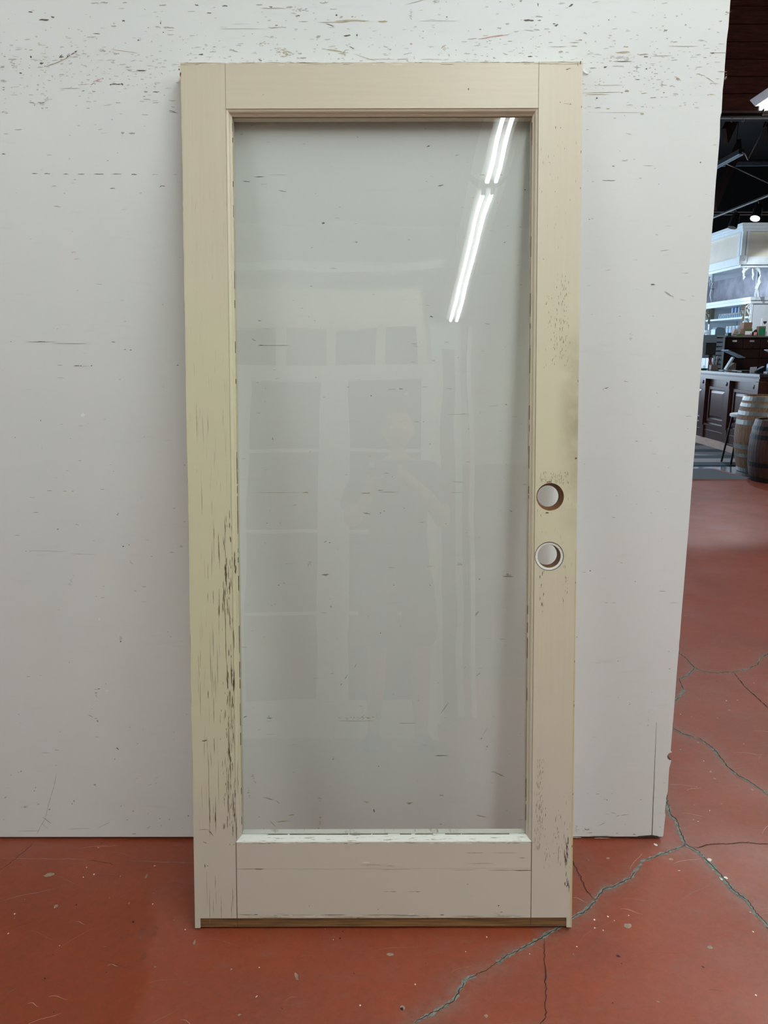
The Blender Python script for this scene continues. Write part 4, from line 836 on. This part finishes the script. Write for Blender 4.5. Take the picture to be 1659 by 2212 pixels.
fc.location = (5.235, 12.60, CT); tag(fc, 'tall white flaring pedestal vase between the monitor and the letter trays', 'vase')
bb = MB().prism([(0, 0), (.15, 0), (.175, .03), (.14, .115), (.03, .125), (0, .09)], 0, .16).build('storage_box', M['sky_plastic'], bevel=.004)
bb.location = (5.175, 12.26, CT + .515); tag(bb, 'pale blue plastic box on top of the letter tray tower', 'box')
ZC = CT + .507
def cart(name, x0, x1, z1, y, d, mat, label, cat, extra=None, slant=0.0):
    t_ = thing(name, label, cat, (x0, y, ZC)); w_ = x1 - x0
    MB().ring([[(0, 0, 0), (w_, 0, 0), (w_, d, 0), (0, d, 0)], [(slant, 0, z1), (w_ - slant * .2, 0, z1), (w_ - slant * .2, d, z1), (slant, d, z1)]]).build('body', mat, t_)
    for (a, b, c, e, m_) in (extra or []): MB().box((a, -.002, b), (c, 0, e)).build('print', m_, t_)
    return t_
cart('small_box', 5.425, 5.475, .05, 12.36, .08, M['teal'], 'small teal box at the left end of the dark chest', 'box')
cart('label_box', 5.50, 5.62, .115, 12.38, .1, M['greycard'], 'grey-white card box with dark printed lines on the chest', 'box', [(.035, .075, .05, .082, M['ink']), (.06, .073, .085, .080, M['ink']), (.03, .05, .09, .056, M['ink']), (.02, .02, .08, .03, M['ink'])], .035)
cart('shallow_tray', 5.56, 5.64, .03, 12.30, .06, M['lime'], 'low dark green tray in front of the cardboard boxes', 'tray')
lowb = cart('cardboard_box', 5.655, 5.80, .115, 12.36, .16, M['cardboard'], 'lower brown cardboard box with green band and white label', 'box', [(.035, .08, .14, .11, M['lime']), (.035, .02, .14, .075, M['paper']), (.115, .025, .13, .04, M['ink'])])
upb = cart('cardboard_box', 5.665, 5.795, .095, 12.37, .14, M['cardboard'], 'plain brown cardboard box on top of the green-banded one', 'box'); upb.location.z = ZC + .1155
fl = thing('patterned_pouch', 'dark red pouch with pink pattern leaning between the boxes', 'pouch', (5.83, 12.36, ZC))
MB().ring([[(-.03, 0, 0), (.06, 0, 0), (.06, .05, 0), (-.03, .05, 0)], [(-.01, .01, .05), (.055, .01, .05), (.055, .05, .05), (-.01, .05, .05)], [(.03, .02, .10), (.05, .02, .10), (.05, .04, .10), (.03, .04, .10)]]).build('body', M['chestwood'], fl)
MB().box((.0, -.001, .01), (.045, .003, .06)).build('print', M['pinkish'], fl)
gb = cart('gift_bag', 5.895, 6.01, .15, 12.36, .09, M['cardboard'], 'brown bag with a large solid green front at the right of the chest', 'bag', [(.012, .015, .105, .125, M['green'])], .01)
# tall white board with a black heart-shaped opening
hb = thing('white_board', 'tall white board with a black heart-shaped cut-out behind the green bag', 'board', (6.02, 12.50, ZC))
MB().prism([(-.02, 0), (.08, 0), (.09, .28), (-.02, .275)], 0, .012).build('board', M['paper'], hb)
MB().prism([(.03, .185), (.055, .205), (.062, .225), (.05, .235), (.036, .228), (.02, .235), (.005, .225), (.01, .205)], -.003, 0).build('heart_shape', M['ink'], hb)

# ------------------------------------------------------------------ things on the counter top
mo = thing('monitor', 'back of a grey-blue computer monitor at the left end of the counter', 'monitor', (5.06, 12.08, CT), -.15)
MB().box((-.16, -.012, .17), (.07, .02, .52)).build('shell', M['plasticgrey'], mo, bevel=.006)
MB().box((-.10, -.05, .22), (.06, -.012, .40)).build('rear_housing', M['plastic'], mo, bevel=.008)
MB().box((-.03, -.03, .01), (.02, 0, .22)).build('neck', M['plastic'], mo)
MB().box((-.10, -.10, 0), (.08, .07, .012)).build('foot', M['plasticgrey'], mo)
pc = thing('pen_cup', 'taupe cup crammed with red and white pens and slips', 'cup', (4.98, 11.75, CT))
MB().box((-.05, -.04, 0), (.05, .04, .075)).build('cup', M['greycard'], pc, bevel=.003)
for k, (a, b, m_) in enumerate([(-.035, -.05, 'red'), (-.02, -.03, 'red'), (0, .0, 'paper'), (.02, .03, 'paper'), (.035, .05, 'ink'), (-.01, .02, 'sky_plastic'), (.03, .01, 'paper')]):
    MB().tube((a, -.01 + .01 * (k % 3), .03), (a + b * .9, .0, .17 + .012 * (k % 4)), .007, 6).build('pen', M[m_], pc)
gt = MB().box((-.06, -.04, 0), (.06, .04, .022)).build('green_tray', M['green'], bevel=.003); gt.location = (4.80, 11.72, CT); tag(gt, 'small green tray left of the pen cup', 'tray')
tb = thing('tablet_stand', 'tablet tilted flat on a white angled stand on the counter', 'tablet', (5.02, 11.35, CT), .1)
MB().box((-.10, -.06, 0), (.10, .06, .008)).build('base', M['paper'], tb)
rot = Matrix.Translation((.015, 0, .10)) @ Matrix.Rotation(math.radians(30), 4, 'Y')
MB().box((-.012, -.03, -.10), (.012, .03, .10), mat=rot).build('leg', M['white'], tb)
rot = Matrix.Translation((.07, 0, .235)) @ Matrix.Rotation(math.radians(22), 4, 'Y')
MB().box((-.15, -.10, -.006), (.14, .10, .006), mat=rot).build('screen_slab', M['plasticgrey'], tb, bevel=.002)
tb2 = thing('tablet_stand', 'second tablet on its stand at the right edge, seen edge-on', 'tablet', (5.33, 10.75, CT), 0)
MB().box((-.02, -.08, 0), (.16, .08, .008)).build('base', M['plastic'], tb2)
rot = Matrix.Translation((.07, 0, .24)) @ Matrix.Rotation(math.radians(25), 4, 'Y')
MB().box((-.13, -.10, -.006), (.16, .10, .006), mat=rot).build('screen_slab', M['white'], tb2, bevel=.002)
MB().box((.05, -.02, .008), (.07, .02, .24)).build('leg', M['plastic'], tb2)
wg = MB().prism([(0, 0), (.115, 0), (.12, .095), (.095, .105), (0, .03)], 0, .09).build('card_holder', M['greycard'], bevel=.002); wg.location = (5.18, 11.70, CT)
tag(wg, 'taupe wedge-shaped leaflet holder beside the tablet stand', 'holder')
pp = MB().box((0, 0, 0), (.22, .15, .006)).build('paper_stack', M['paper']); pp.location = (5.06, 11.1, CT); pp.rotation_euler.z = .15; tag(pp, 'loose white papers lying by the tablet stand', 'paper')
bt = MB().box((0, 0, 0), (.20, .14, .014)).build('black_tray', M['plastic'], bevel=.003); bt.location = (4.93, 10.70, CT); tag(bt, 'thin black tray lying at the middle of the counter', 'tray')
wc = MB().prism([(0, 0), (.085, 0), (.085, .075), (0, .07)], 0, .006).build('card_sign', M['paper']); wc.location = (4.88, 10.35, CT); tag(wc, 'small upright white card left of the card terminal', 'sign')
tm = thing('card_terminal', 'black wedge card terminal left of the gel pump bottle', 'terminal', (4.94, 10.30, CT))
MB().prism([(0, 0), (.12, 0), (.12, .065), (.10, .07), (0, .015)], 0, .08).build('body', M['plastic'], tm, bevel=.003)
MB().prism([(.02, .032), (.105, .078), (.105, .083), (.02, .037)], .01, .07).build('keypad', M['plasticgrey'], tm)
tray = MB().box((0, 0, 0), (.24, .16, .016)).build('white_tray', M['paper'], bevel=.003); tray.location = (4.99, 10.05, CT); tag(tray, 'white tray under the gel pump bottle', 'tray')
sa = thing('pump_bottle', 'clear pump bottle of blue gel with a white pump on the counter', 'bottle', (5.035, 10.14, CT + .016))
MB().lathe([(.001, 0), (.036, 0), (.040, .01), (.040, .09), (.034, .108), (.018, .118), (.014, .125), (.001, .125)], seg=18).build('bottle_body', M['liquid'], sa, smooth=True)
MB().box((-.028, -.0415, .015), (.028, -.0385, .09)).build('label_panel', M['jar'], sa)
MB().box((-.020, -.0425, .066), (.020, -.0414, .084)).build('red_print', M['red'], sa)
MB().lathe([(.019, .125), (.020, .150), (.008, .155), (.007, .185), (.001, .186)], seg=14).build('pump_collar', M['paper'], sa)
MB().box((-.010, -.008, .183), (.034, .008, .193)).build('pump_spout', M['paper'], sa, bevel=.002)
yb_ = thing('small_carton', 'small cream and yellow carton right of the gel pump bottle', 'box', (5.10, 10.13, CT + .016))
MB().box((0, 0, 0), (.075, .05, .055)).build('carton', M['paper'], yb_); MB().box((.008, -.0012, .025), (.067, 0, .046)).build('print', M['yellow'], yb_)
nb = MB().box((0, 0, 0), (.022, .05, .05)).build('small_box', M['navy']); nb.location = (5.076, 10.16, CT + .016); tag(nb, 'tiny navy box squeezed between gel bottle and yellow carton', 'box')
rb = MB().lathe([(.001, 0), (.045, 0), (.05, .012), (.04, .022), (.001, .024)], seg=18).build('black_dish', M['plastic']); rb.location = (4.90, 9.82, CT); tag(rb, 'round black dish near the counter corner', 'dish')

# ------------------------------------------------------------------ white back bar with canopy
bk = thing('back_bar', 'tall white carved back bar with canopy, mirror and bottle shelves', 'cabinet', (0, 0, 0))
XB, YN, YF = 5.95, 12.74, 15.6
def bx(n_, a, b, m_='white', **k): return MB().box(a, b).build(n_, M[m_], bk, **k)
bx('back_panel', (6.45, YN, 0), (6.50, YF, 2.66), 'whitegrey')
bx('lower_cabinet', (XB + .02, YN, 0), (6.45, YF, 1.30), 'white')
bx('shelf', (XB - .02, YN, 1.55), (6.45, YF, 1.58)); bx('shelf', (XB - .01, YN + .12, 1.875), (6.45, YF, 1.905))
bx('shelf', (XB - .07, YN - .04, 2.15), (6.47, YF, 2.20)); bx('cornice', (XB - .05, YN - .02, 2.10), (6.46, YF, 2.15))
bx('mirror', (6.30, YN + .02, 2.20), (6.32, YF, 2.66), 'silver')
for y_ in (YN, 12.98, 14.35, 14.55, YF - .06):
    bx('upright', (XB, y_ + .005, 1.58), (6.44, y_ + .03, 2.10), 'white')
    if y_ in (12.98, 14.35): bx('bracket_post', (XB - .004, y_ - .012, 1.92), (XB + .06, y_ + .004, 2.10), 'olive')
for y_ in (YN, 12.98, 14.35, 14.55, YF - .06): bx('pilaster', (XB - .012, y_ - .005, 1.30), (XB, y_ + .05, 2.10))
# scroll brackets
def scroll(x, y, z, s_, mat, name='scroll_bracket'):
    mb = MB(); pts = []
    for k in range(26):
        a = k / 25 * 3.6 * math.pi; r_ = .05 * s_ * math.exp(-a * .14)
        pts.append((x - .03 * s_ + r_ * math.cos(a) * -1, z + r_ * math.sin(a)))
    for (a, b), (c, d) in zip(pts, pts[1:]): mb.tube((a, y, b), (c, y, d), .010 * s_, 6)
    tail = [(x - .07 * s_, z - .03 * s_), (x - .045 * s_, z - .08 * s_), (x - .012 * s_, z - .12 * s_), (x - .022 * s_, z - .17 * s_), (x, z - .2 * s_)]
    for (a, b), (c, d) in zip(tail, tail[1:]): mb.tube((a, y, b), (c, y, d), .012 * s_, 6)
    mb.prism([(x - .03 * s_, z + .05 * s_), (x, z + .05 * s_), (x, z - .2 * s_), (x - .012 * s_, z - .12 * s_)], y - .016 * s_, y + .016 * s_)
    return mb.build(name, mat, bk)
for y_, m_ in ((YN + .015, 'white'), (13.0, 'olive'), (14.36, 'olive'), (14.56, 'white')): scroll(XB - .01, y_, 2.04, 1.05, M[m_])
# canopy
CZ0, CZ1, XC, YC = 2.70, 3.30, 5.60, 12.56
bx('canopy_core', (XC + .03, YC + .03, CZ0 + .02), (6.9, YF, CZ1 - .02), 'cream_panel')
for k, (o_, z0, z1) in enumerate([(.035, CZ1 - .045, CZ1), (.02, CZ1 - .085, CZ1 - .045), (.008, CZ1 - .125, CZ1 - .085), (.006, CZ0 + .02, CZ0 + .10), (.022, CZ0 - .02, CZ0 + .02), (-.02, CZ0 - .06, CZ0 - .02)]):
    bx('moulding', (XC - o_, YC - o_, z0), (6.93, YF, z1))
for a, b in (((XC + .004, YC + .004, CZ0 + .1), (XC + .06, YC + .06, CZ1 - .125)),): bx('corner_post', a, b)
bx('side_stile', (XC + .004, YC + .08, CZ0 + .1), (XC + .03, YC + .16, CZ1 - .125)); bx('side_stile', (XC + .004, 14.0, CZ0 + .1), (XC + .03, 14.08, CZ1 - .125))
bx('front_stile', (XC + .075, YC + .004, CZ0 + .1), (XC + .11, YC + .03, CZ1 - .125))
bx('corner_block', (XC - .03, YC - .03, CZ0 - .005), (XC + .09, YC + .09, CZ0 + .115), bevel=.006)
MB().lathe([(.001, .0), (.018, .004), (.022, .008), (.018, .012), (.001, .014)], seg=8).build('rosette', M['whitegrey'], bk).matrix_basis = Matrix.Translation((XC + .03, YC - .03, CZ0 + .055)) @ Matrix.Rotation(math.pi / 2, 4, 'X')
# fretwork arch facing us, and side arch
def arch(name, fn, mat):
    mb = MB(); n_ = 14
    def line(P, r_):
        for i_, (a, b) in enumerate(zip(P, P[1:])):
            g_ = lambda q: r_ * (.45 + .85 * math.sin(math.pi * q / (len(P) - 1)))
            mb.tube(fn(*a), fn(*b), g_(i_), 8, g_(i_ + 1))
    line([(.02 + .13 * math.cos(a) + .13, -.13 + .13 * math.sin(a)) for a in [math.pi * k / n_ for k in range(n_ + 1)]], .024)
    line([(.29, -.13), (.27, -.20), (.285, -.25), (.262, -.30), (.25, -.35), (.285, -.42), (.29, -.47)], .026)
    line([(.02, -.13), (.035, -.17), (.02, -.20)], .016)
    line([(.15, -.02), (.16, -.09), (.175, -.13), (.165, -.17), (.18, -.21)], .014)
    line([(0, 0), (.32, 0)], .03)
    return mb.build(name, mat, bk)
arch('fretwork_arch', lambda a, b: (5.68 + a, YC + .06, CZ0 - .04 + b), M['white'])
arch('fretwork_arch', lambda a, b: (XC + .10, 14.05 - a, CZ0 - .05 + b), M['whitegrey'])
for x_, y_, s_ in ((5.70, YC + .06, 1.0), (XC + .06, 13.72, 1.1)):
    MB().lathe([(.001, -.15 * s_), (.008, -.14 * s_), (.018, -.125 * s_), (.009, -.11 * s_), (.028, -.08 * s_), (.03, -.06 * s_), (.014, -.035 * s_), (.03, -.02 * s_), (.03, 0)], (x_, y_, CZ0 - .05), 12).build('drop_finial', M['white'], bk)
bx('rear_post', (6.05, 12.90, 2.20), (6.10, 12.95, 2.66), 'whitegrey')
wallp = struct(box('wall_panelled', (6.62, 12.9, 0), (9.9, 12.95, 2.66), M['whitegrey']))
# bottles and jars on the shelves
Z1 = 1.9056
big = thing('tall_canister', 'tall blue-grey canister with a navy band, in the back row on the upper shelf', 'canister', (6.14, 13.36, Z1), 0, 'tall canisters on the upper shelf')
MB().lathe([(.001, 0), (.032, 0), (.032, .055), (.001, .055)], seg=14).build('band', M['navy'], big)
MB().lathe([(.001, .055), (.034, .055), (.034, .178), (.028, .187), (.001, .187)], seg=14).build('canister_body', M['jar'], big)
ORD = ['nearest', 'second', 'third', 'fourth', 'fifth', 'sixth', 'seventh', 'eighth', 'ninth', 'tenth', 'eleventh', 'twelfth', 'thirteenth', 'fourteenth']
big['label'] = 'tall blue-grey canister with navy band on the upper shelf, nearest of the five'
for k in range(1, 5):
    o = copy_tree(big); o.location = (6.14, 13.36 + k * .125, Z1); o['label'] = 'tall blue-grey canister with navy band on the upper shelf, %s from the near end' % ORD[k]
sm = thing('small_bottle', 'small white-capped bottle on the upper shelf, rear row, nearest one', 'bottle', (6.06, 13.20, Z1), 0, 'small bottles in rows on the upper shelf')
MB().lathe([(.001, 0), (.017, 0), (.017, .045), (.008, .055), (.001, .055)], seg=10).build('bottle_body', M['sky_plastic'], sm)
MB().lathe([(.001, .055), (.010, .055), (.010, .085), (.001, .087)], seg=8).build('cap', M['paper'], sm)
for row in range(2):
    for k in range(14):
        if row == 0 and k == 0: continue
        o = copy_tree(sm); o.location = (6.06 - row * .05, 13.20 + k * .07, Z1); o['label'] = 'small white-capped bottle on the upper shelf, %s row, %s from the near end' % (('rear', 'front')[row], ORD[k])
jr = thing('glass_jar', 'pale blue lidded jar on the lower shelf, nearest of the four', 'jar', (6.12, 13.55, 1.5806), 0, 'pale jars on the lower shelf')
MB().lathe([(.001, 0), (.045, 0), (.045, .16), (.04, .17), (.001, .17)], seg=14).build('jar_body', M['sky_plastic'], jr)
MB().lathe([(.001, .17), (.043, .17), (.043, .195), (.001, .195)], seg=14).build('lid', M['paper'], jr)
for k in range(1, 4): o = copy_tree(jr); o.location = (6.12, 13.55 + k * .13, 1.5806); o['label'] = 'pale blue lidded jar on the lower shelf, %s from the near end' % ORD[k]
for (x_, y_, z_, h_, lb) in ((6.02, 12.92, 1.9056, .17, 'white carved figurine at the near end of the upper shelf'), (6.02, 14.46, 1.9056, .15, 'white carved figurine in the far bay beside the wall edge')):
    o = MB().lathe([(.03, 0), (.03, .02), (.02, .04), (.028, .08), (.014, .12), (.02, .14), (.001, h_)], seg=12).build('figurine', M['paper']); o.location = (x_, y_, z_); tag(o, lb, 'ornament')

# ------------------------------------------------------------------ behind the photographer (mirrored in the glass)
def french(x0, x1, yb, Hd, label):
    t_ = thing('glazed_door_leaf', label, 'door', ((x0 + x1) / 2, yb, 0), 0, 'white glazed door pair behind the photographer'); w_ = (x1 - x0) / 2; s_ = .082
    MB().box((-w_, -.04, 0), (-w_ + s_, 0, Hd)).build('stile', M['backdoor'], t_); MB().box((w_ - s_, -.04, 0), (w_, 0, Hd)).build('stile', M['backdoor'], t_)
    MB().box((-w_ + s_, -.04, Hd - .085), (w_ - s_, 0, Hd)).build('top_rail', M['backdoor'], t_)
    MB().box((-w_ + s_, -.04, 0), (w_ - s_, 0, .20)).build('bottom_rail', M['backdoor'], t_)
    for z_ in (.666, 1.126, 1.568): MB().box((-w_ + s_, -.035, z_ - .009), (w_ - s_, -.005, z_ + .009)).build('glazing_bar', M['backdoor'], t_)
    for z0, z1 in ((.20, .657), (.675, 1.117), (1.135, 1.559), (1.577, Hd - .085)): MB().box((-w_ + s_, -.022, z0), (w_ - s_, -.018, z1)).build('pane', M['backglass'], t_)
    return t_
french(-.840, -.278, -.62, 2.06, 'left leaf of the white four-pane door pair behind the photographer')
french(-.272, .287, -.62, 2.06, 'right leaf of the white four-pane door pair behind the photographer')
tw = thing('transom_window', 'cream transom window frame standing behind the white door pair', 'window', (0, -1.0, 0))
MB().box((-1.6, -.06, 2.40), (.25, 0, 2.66)).build('head_board', M['creamwood'], tw)
for x_ in (-1.05, -.66, -.36, -.05, .20): MB().box((x_, -.06, 2.10), (x_ + .06, 0, 2.40)).build('mullion', M['creamwood'], tw)
MB().box((-1.6, -.06, 0), (.33, 0, 2.10)).build('lower_board', M['creamwood'], tw)
MB().box((-1.6, -.05, 2.10), (.25, -.04, 2.40)).build('pane', M['backglass'], tw)
bm_ = box('hanging_sign_board', (-1.8, -2.06, 3.20), (.45, -2.0, 3.27), M['backdoor']); tag(bm_, 'thin white board hung level high behind the photographer', 'board')
md = thing('mint_door', 'tall pale mint door frame standing right of the white pair', 'door', (.40, -1.25, 0))
MB().box((-.10, -.04, 0), (-.03, 0, 2.52)).build('stile', M['mint'], md); MB().box((.06, -.04, 0), (.10, 0, 2.52)).build('stile', M['mint'], md)
MB().box((-.03, -.04, 2.36), (.06, 0, 2.52)).build('top_rail', M['mint'], md); MB().box((-.03, -.03, 0), (.06, -.02, 2.36)).build('pane', M['backglass'], md)
tag(box('white_post', (.545, -1.30, 0), (.572, -1.22, 2.50), M['backdoor']), 'narrow white upright post beside the mint door', 'post')
ob = tag(box('brown_rack', (.7, -3.6, 0), (2.6, -3.3, 1.9), M['warmwall']), 'brown rack of old doors farther back', 'rack')

# ------------------------------------------------------------------ the photographer (mirrored faintly in the glass)
pr = thing('person', 'person in dark grey t-shirt and shorts holding up a phone, mirrored in the glass', 'person', (.07, -.36, 0))
def skin_mesh(name, V_, E_, mat, sub=2):
    me = bpy.data.meshes.new(name); me.from_pydata([v_[:3] for v_ in V_], E_, []); me.materials.append(mat)
    o = bpy.data.objects.new(name, me); C.objects.link(o); o.parent = pr
    m_ = o.modifiers.new('skin', 'SKIN'); m_.use_smooth_shade = True
    for sv, v_ in zip(me.skin_vertices[0].data, V_):
        r_ = v_[3]; sv.radius = r_ if isinstance(r_, tuple) else (r_, r_)
    me.skin_vertices[0].data[0].use_root = True
    s_ = o.modifiers.new('sub', 'SUBSURF'); s_.levels = sub; s_.render_levels = sub
    return o
VB = [(0, 0, .93, (.15, .10)), (0, 0, 1.10, (.135, .095)), (0, .0, 1.28, (.16, .105)), (0, .0, 1.42, (.11, .08)), (0, .01, 1.49, .052), (0, .02, 1.54, .05)]
EB = [(0, 1), (1, 2), (2, 3), (3, 4), (4, 5)]
def addc(start, pts):
    i = start
    for p_ in pts:
        VB.append(p_); EB.append((i, len(VB) - 1)); i = len(VB) - 1
    return i
for s_ in (-1, 1):
    addc(3, [(s_ * .17, 0, 1.40, .055), (s_ * .225, .04, 1.25, .045), (s_ * .235, .10, 1.14, .042), (s_ * .16, .20, 1.24, .034), (s_ * .10 - .05, .275, 1.325, .026), (s_ * .075 - .055, .295, 1.36, (.032, .018))])
    addc(0, [(s_ * .10, 0, .82, .088), (s_ * .11, .01, .62, .066), (s_ * .115, .015, .48, .052), (s_ * .12, .0, .34, .055), (s_ * .125, -.01, .12, .034), (s_ * .125, -.01, .06, .036), (s_ * .135, .09, .035, .032)])
skin_mesh('body', VB, EB, M['skin'])
skin_mesh('t_shirt', [(0, 0, .80, (.18, .13)), (0, 0, .92, (.18, .13)), (0, 0, 1.10, (.165, .118)), (0, 0, 1.28, (.18, .125)), (0, 0, 1.42, (.13, .095)), (0, .01, 1.465, .075),
    (.17, 0, 1.40, .075), (.23, .03, 1.25, .068), (.235, .05, 1.20, .068), (-.17, 0, 1.40, .075), (-.23, .03, 1.25, .068), (-.235, .05, 1.20, .068)],
    [(0, 1), (1, 2), (2, 3), (3, 4), (4, 5), (4, 6), (6, 7), (7, 8), (4, 9), (9, 10), (10, 11)], M['shirt'])
skin_mesh('shorts', [(0, 0, .98, (.165, .12)), (0, 0, .86, (.165, .12)), (.10, 0, .78, .112), (.115, .01, .50, .105), (-.10, 0, .78, .112), (-.115, .01, .50, .105)], [(0, 1), (1, 2), (2, 3), (1, 4), (4, 5)], M['shorts'])
for s_ in (-1, 1):
    skin_mesh('shoe', [(s_ * .125, -.04, .05, (.042, .045)), (s_ * .13, .04, .045, (.046, .040)), (s_ * .138, .12, .036, (.044, .030)), (s_ * .14, .165, .030, (.034, .022))], [(0, 1), (1, 2), (2, 3)], M['shoe'])
    hand = (s_ * .075 - .055, .295, 1.36)
    for k, L in enumerate((.070, .078, .072, .058)):
        z_ = 1.395 - k * .019; ix = hand[0]
        skin_mesh('finger', [(ix, .290, z_ - .006, .0092), (ix - s_ * L * .30, .312, z_, .0090), (ix - s_ * L * .62, .318, z_ + .002, .0084), (ix - s_ * L * .92, .310, z_ + .002, .0072)], [(0, 1), (1, 2), (2, 3)], M['skin'], 1)
    skin_mesh('thumb', [(hand[0], .280, 1.345, .0105), (hand[0] - s_ * .02, .272, 1.375, .0100), (hand[0] - s_ * .034, .274, 1.40, .0088)], [(0, 1), (1, 2)], M['skin'], 1)
# head
bm = bmesh.new(); bmesh.ops.create_uvsphere(bm, u_segments=32, v_segments=24, radius=1)
for v_ in bm.verts:
    x, y, z = v_.co; jaw = 1 - .28 * max(0, -z) ** 1.4
    X_ = x * .076 * jaw; Y_ = y * .096 * (1 - .15 * max(0, -z) * (1 if y < 0 else .2)); Z_ = z * .118
    if y > .6: 
        Y_ += .022 * math.exp(-((X_ / .011) ** 2 + ((Z_ + .012) / .022) ** 2))             # nose
        for s_ in (-1, 1): Y_ -= .009 * math.exp(-(((X_ - s_ * .031) / .013) ** 2 + ((Z_ - .008) / .010) ** 2))
        Y_ += .005 * math.exp(-((X_ / .024) ** 2 + ((Z_ + .054) / .008) ** 2)) + .006 * math.exp(-((X_ / .03) ** 2 + ((Z_ + .095) / .02) ** 2))
    v_.co = (X_, Y_, Z_)
me = bpy.data.meshes.new('head'); bm.to_mesh(me); bm.free(); me.materials.append(M['skin'])
for p_ in me.polygons: p_.use_smooth = True
hd_ = bpy.data.objects.new('head', me); C.objects.link(hd_); hd_.parent = pr; hd_.location = (0.0, .03, 1.635); hd_.rotation_euler = (-.12, 0, 0)
for s_ in (-1, 1):
    MB().lathe([(.001, -.010), (.009, -.006), (.011, 0), (.009, .006), (.001, .010)], (s_ * .031, .079, .008), 12).build('eye', M['eye'], hd_, smooth=True)
    e_ = MB().lathe([(.004, -.03), (.012, -.02), (.016, 0), (.017, .018), (.008, .03)], (0, 0, 0), 10).build('ear', M['skin'], hd_, smooth=True); e_.location = (s_ * .077, -.005, -.005); e_.scale = (.55, 1, 1)
MB().box((-.022, .0915, -.058), (.022, .0945, -.052)).build('mouth', plain('lip', (170, 104, 92), .5), hd_)
bm = bmesh.new(); bmesh.ops.create_uvsphere(bm, u_segments=28, v_segments=20, radius=1)
for v_ in bm.verts: v_.co = (v_.co.x * .080, v_.co.y * .101 - .004, v_.co.z * .123 + .002)
bmesh.ops.delete(bm, geom=[v_ for v_ in bm.verts if v_.co.z < .02 and v_.co.y > -.02 or v_.co.z < -.04 or (v_.co.y > .05 and v_.co.z < .075)], context='VERTS')
me = bpy.data.meshes.new('hair'); bm.to_mesh(me); bm.free(); me.materials.append(M['hair']); o = bpy.data.objects.new('hair', me); C.objects.link(o); o.parent = hd_
ph = thing('phone', 'dark phone held level in both hands in front of the face', 'phone', (-.01, -.028, 1.375))
MB().box((-.074, -.006, -.036), (.074, .002, .036)).build('phone_body', M['plastic'], ph, bevel=.003)
MB().box((-.072, .002, .006), (-.040, .0035, .034)).build('camera_block', M['plasticgrey'], ph)
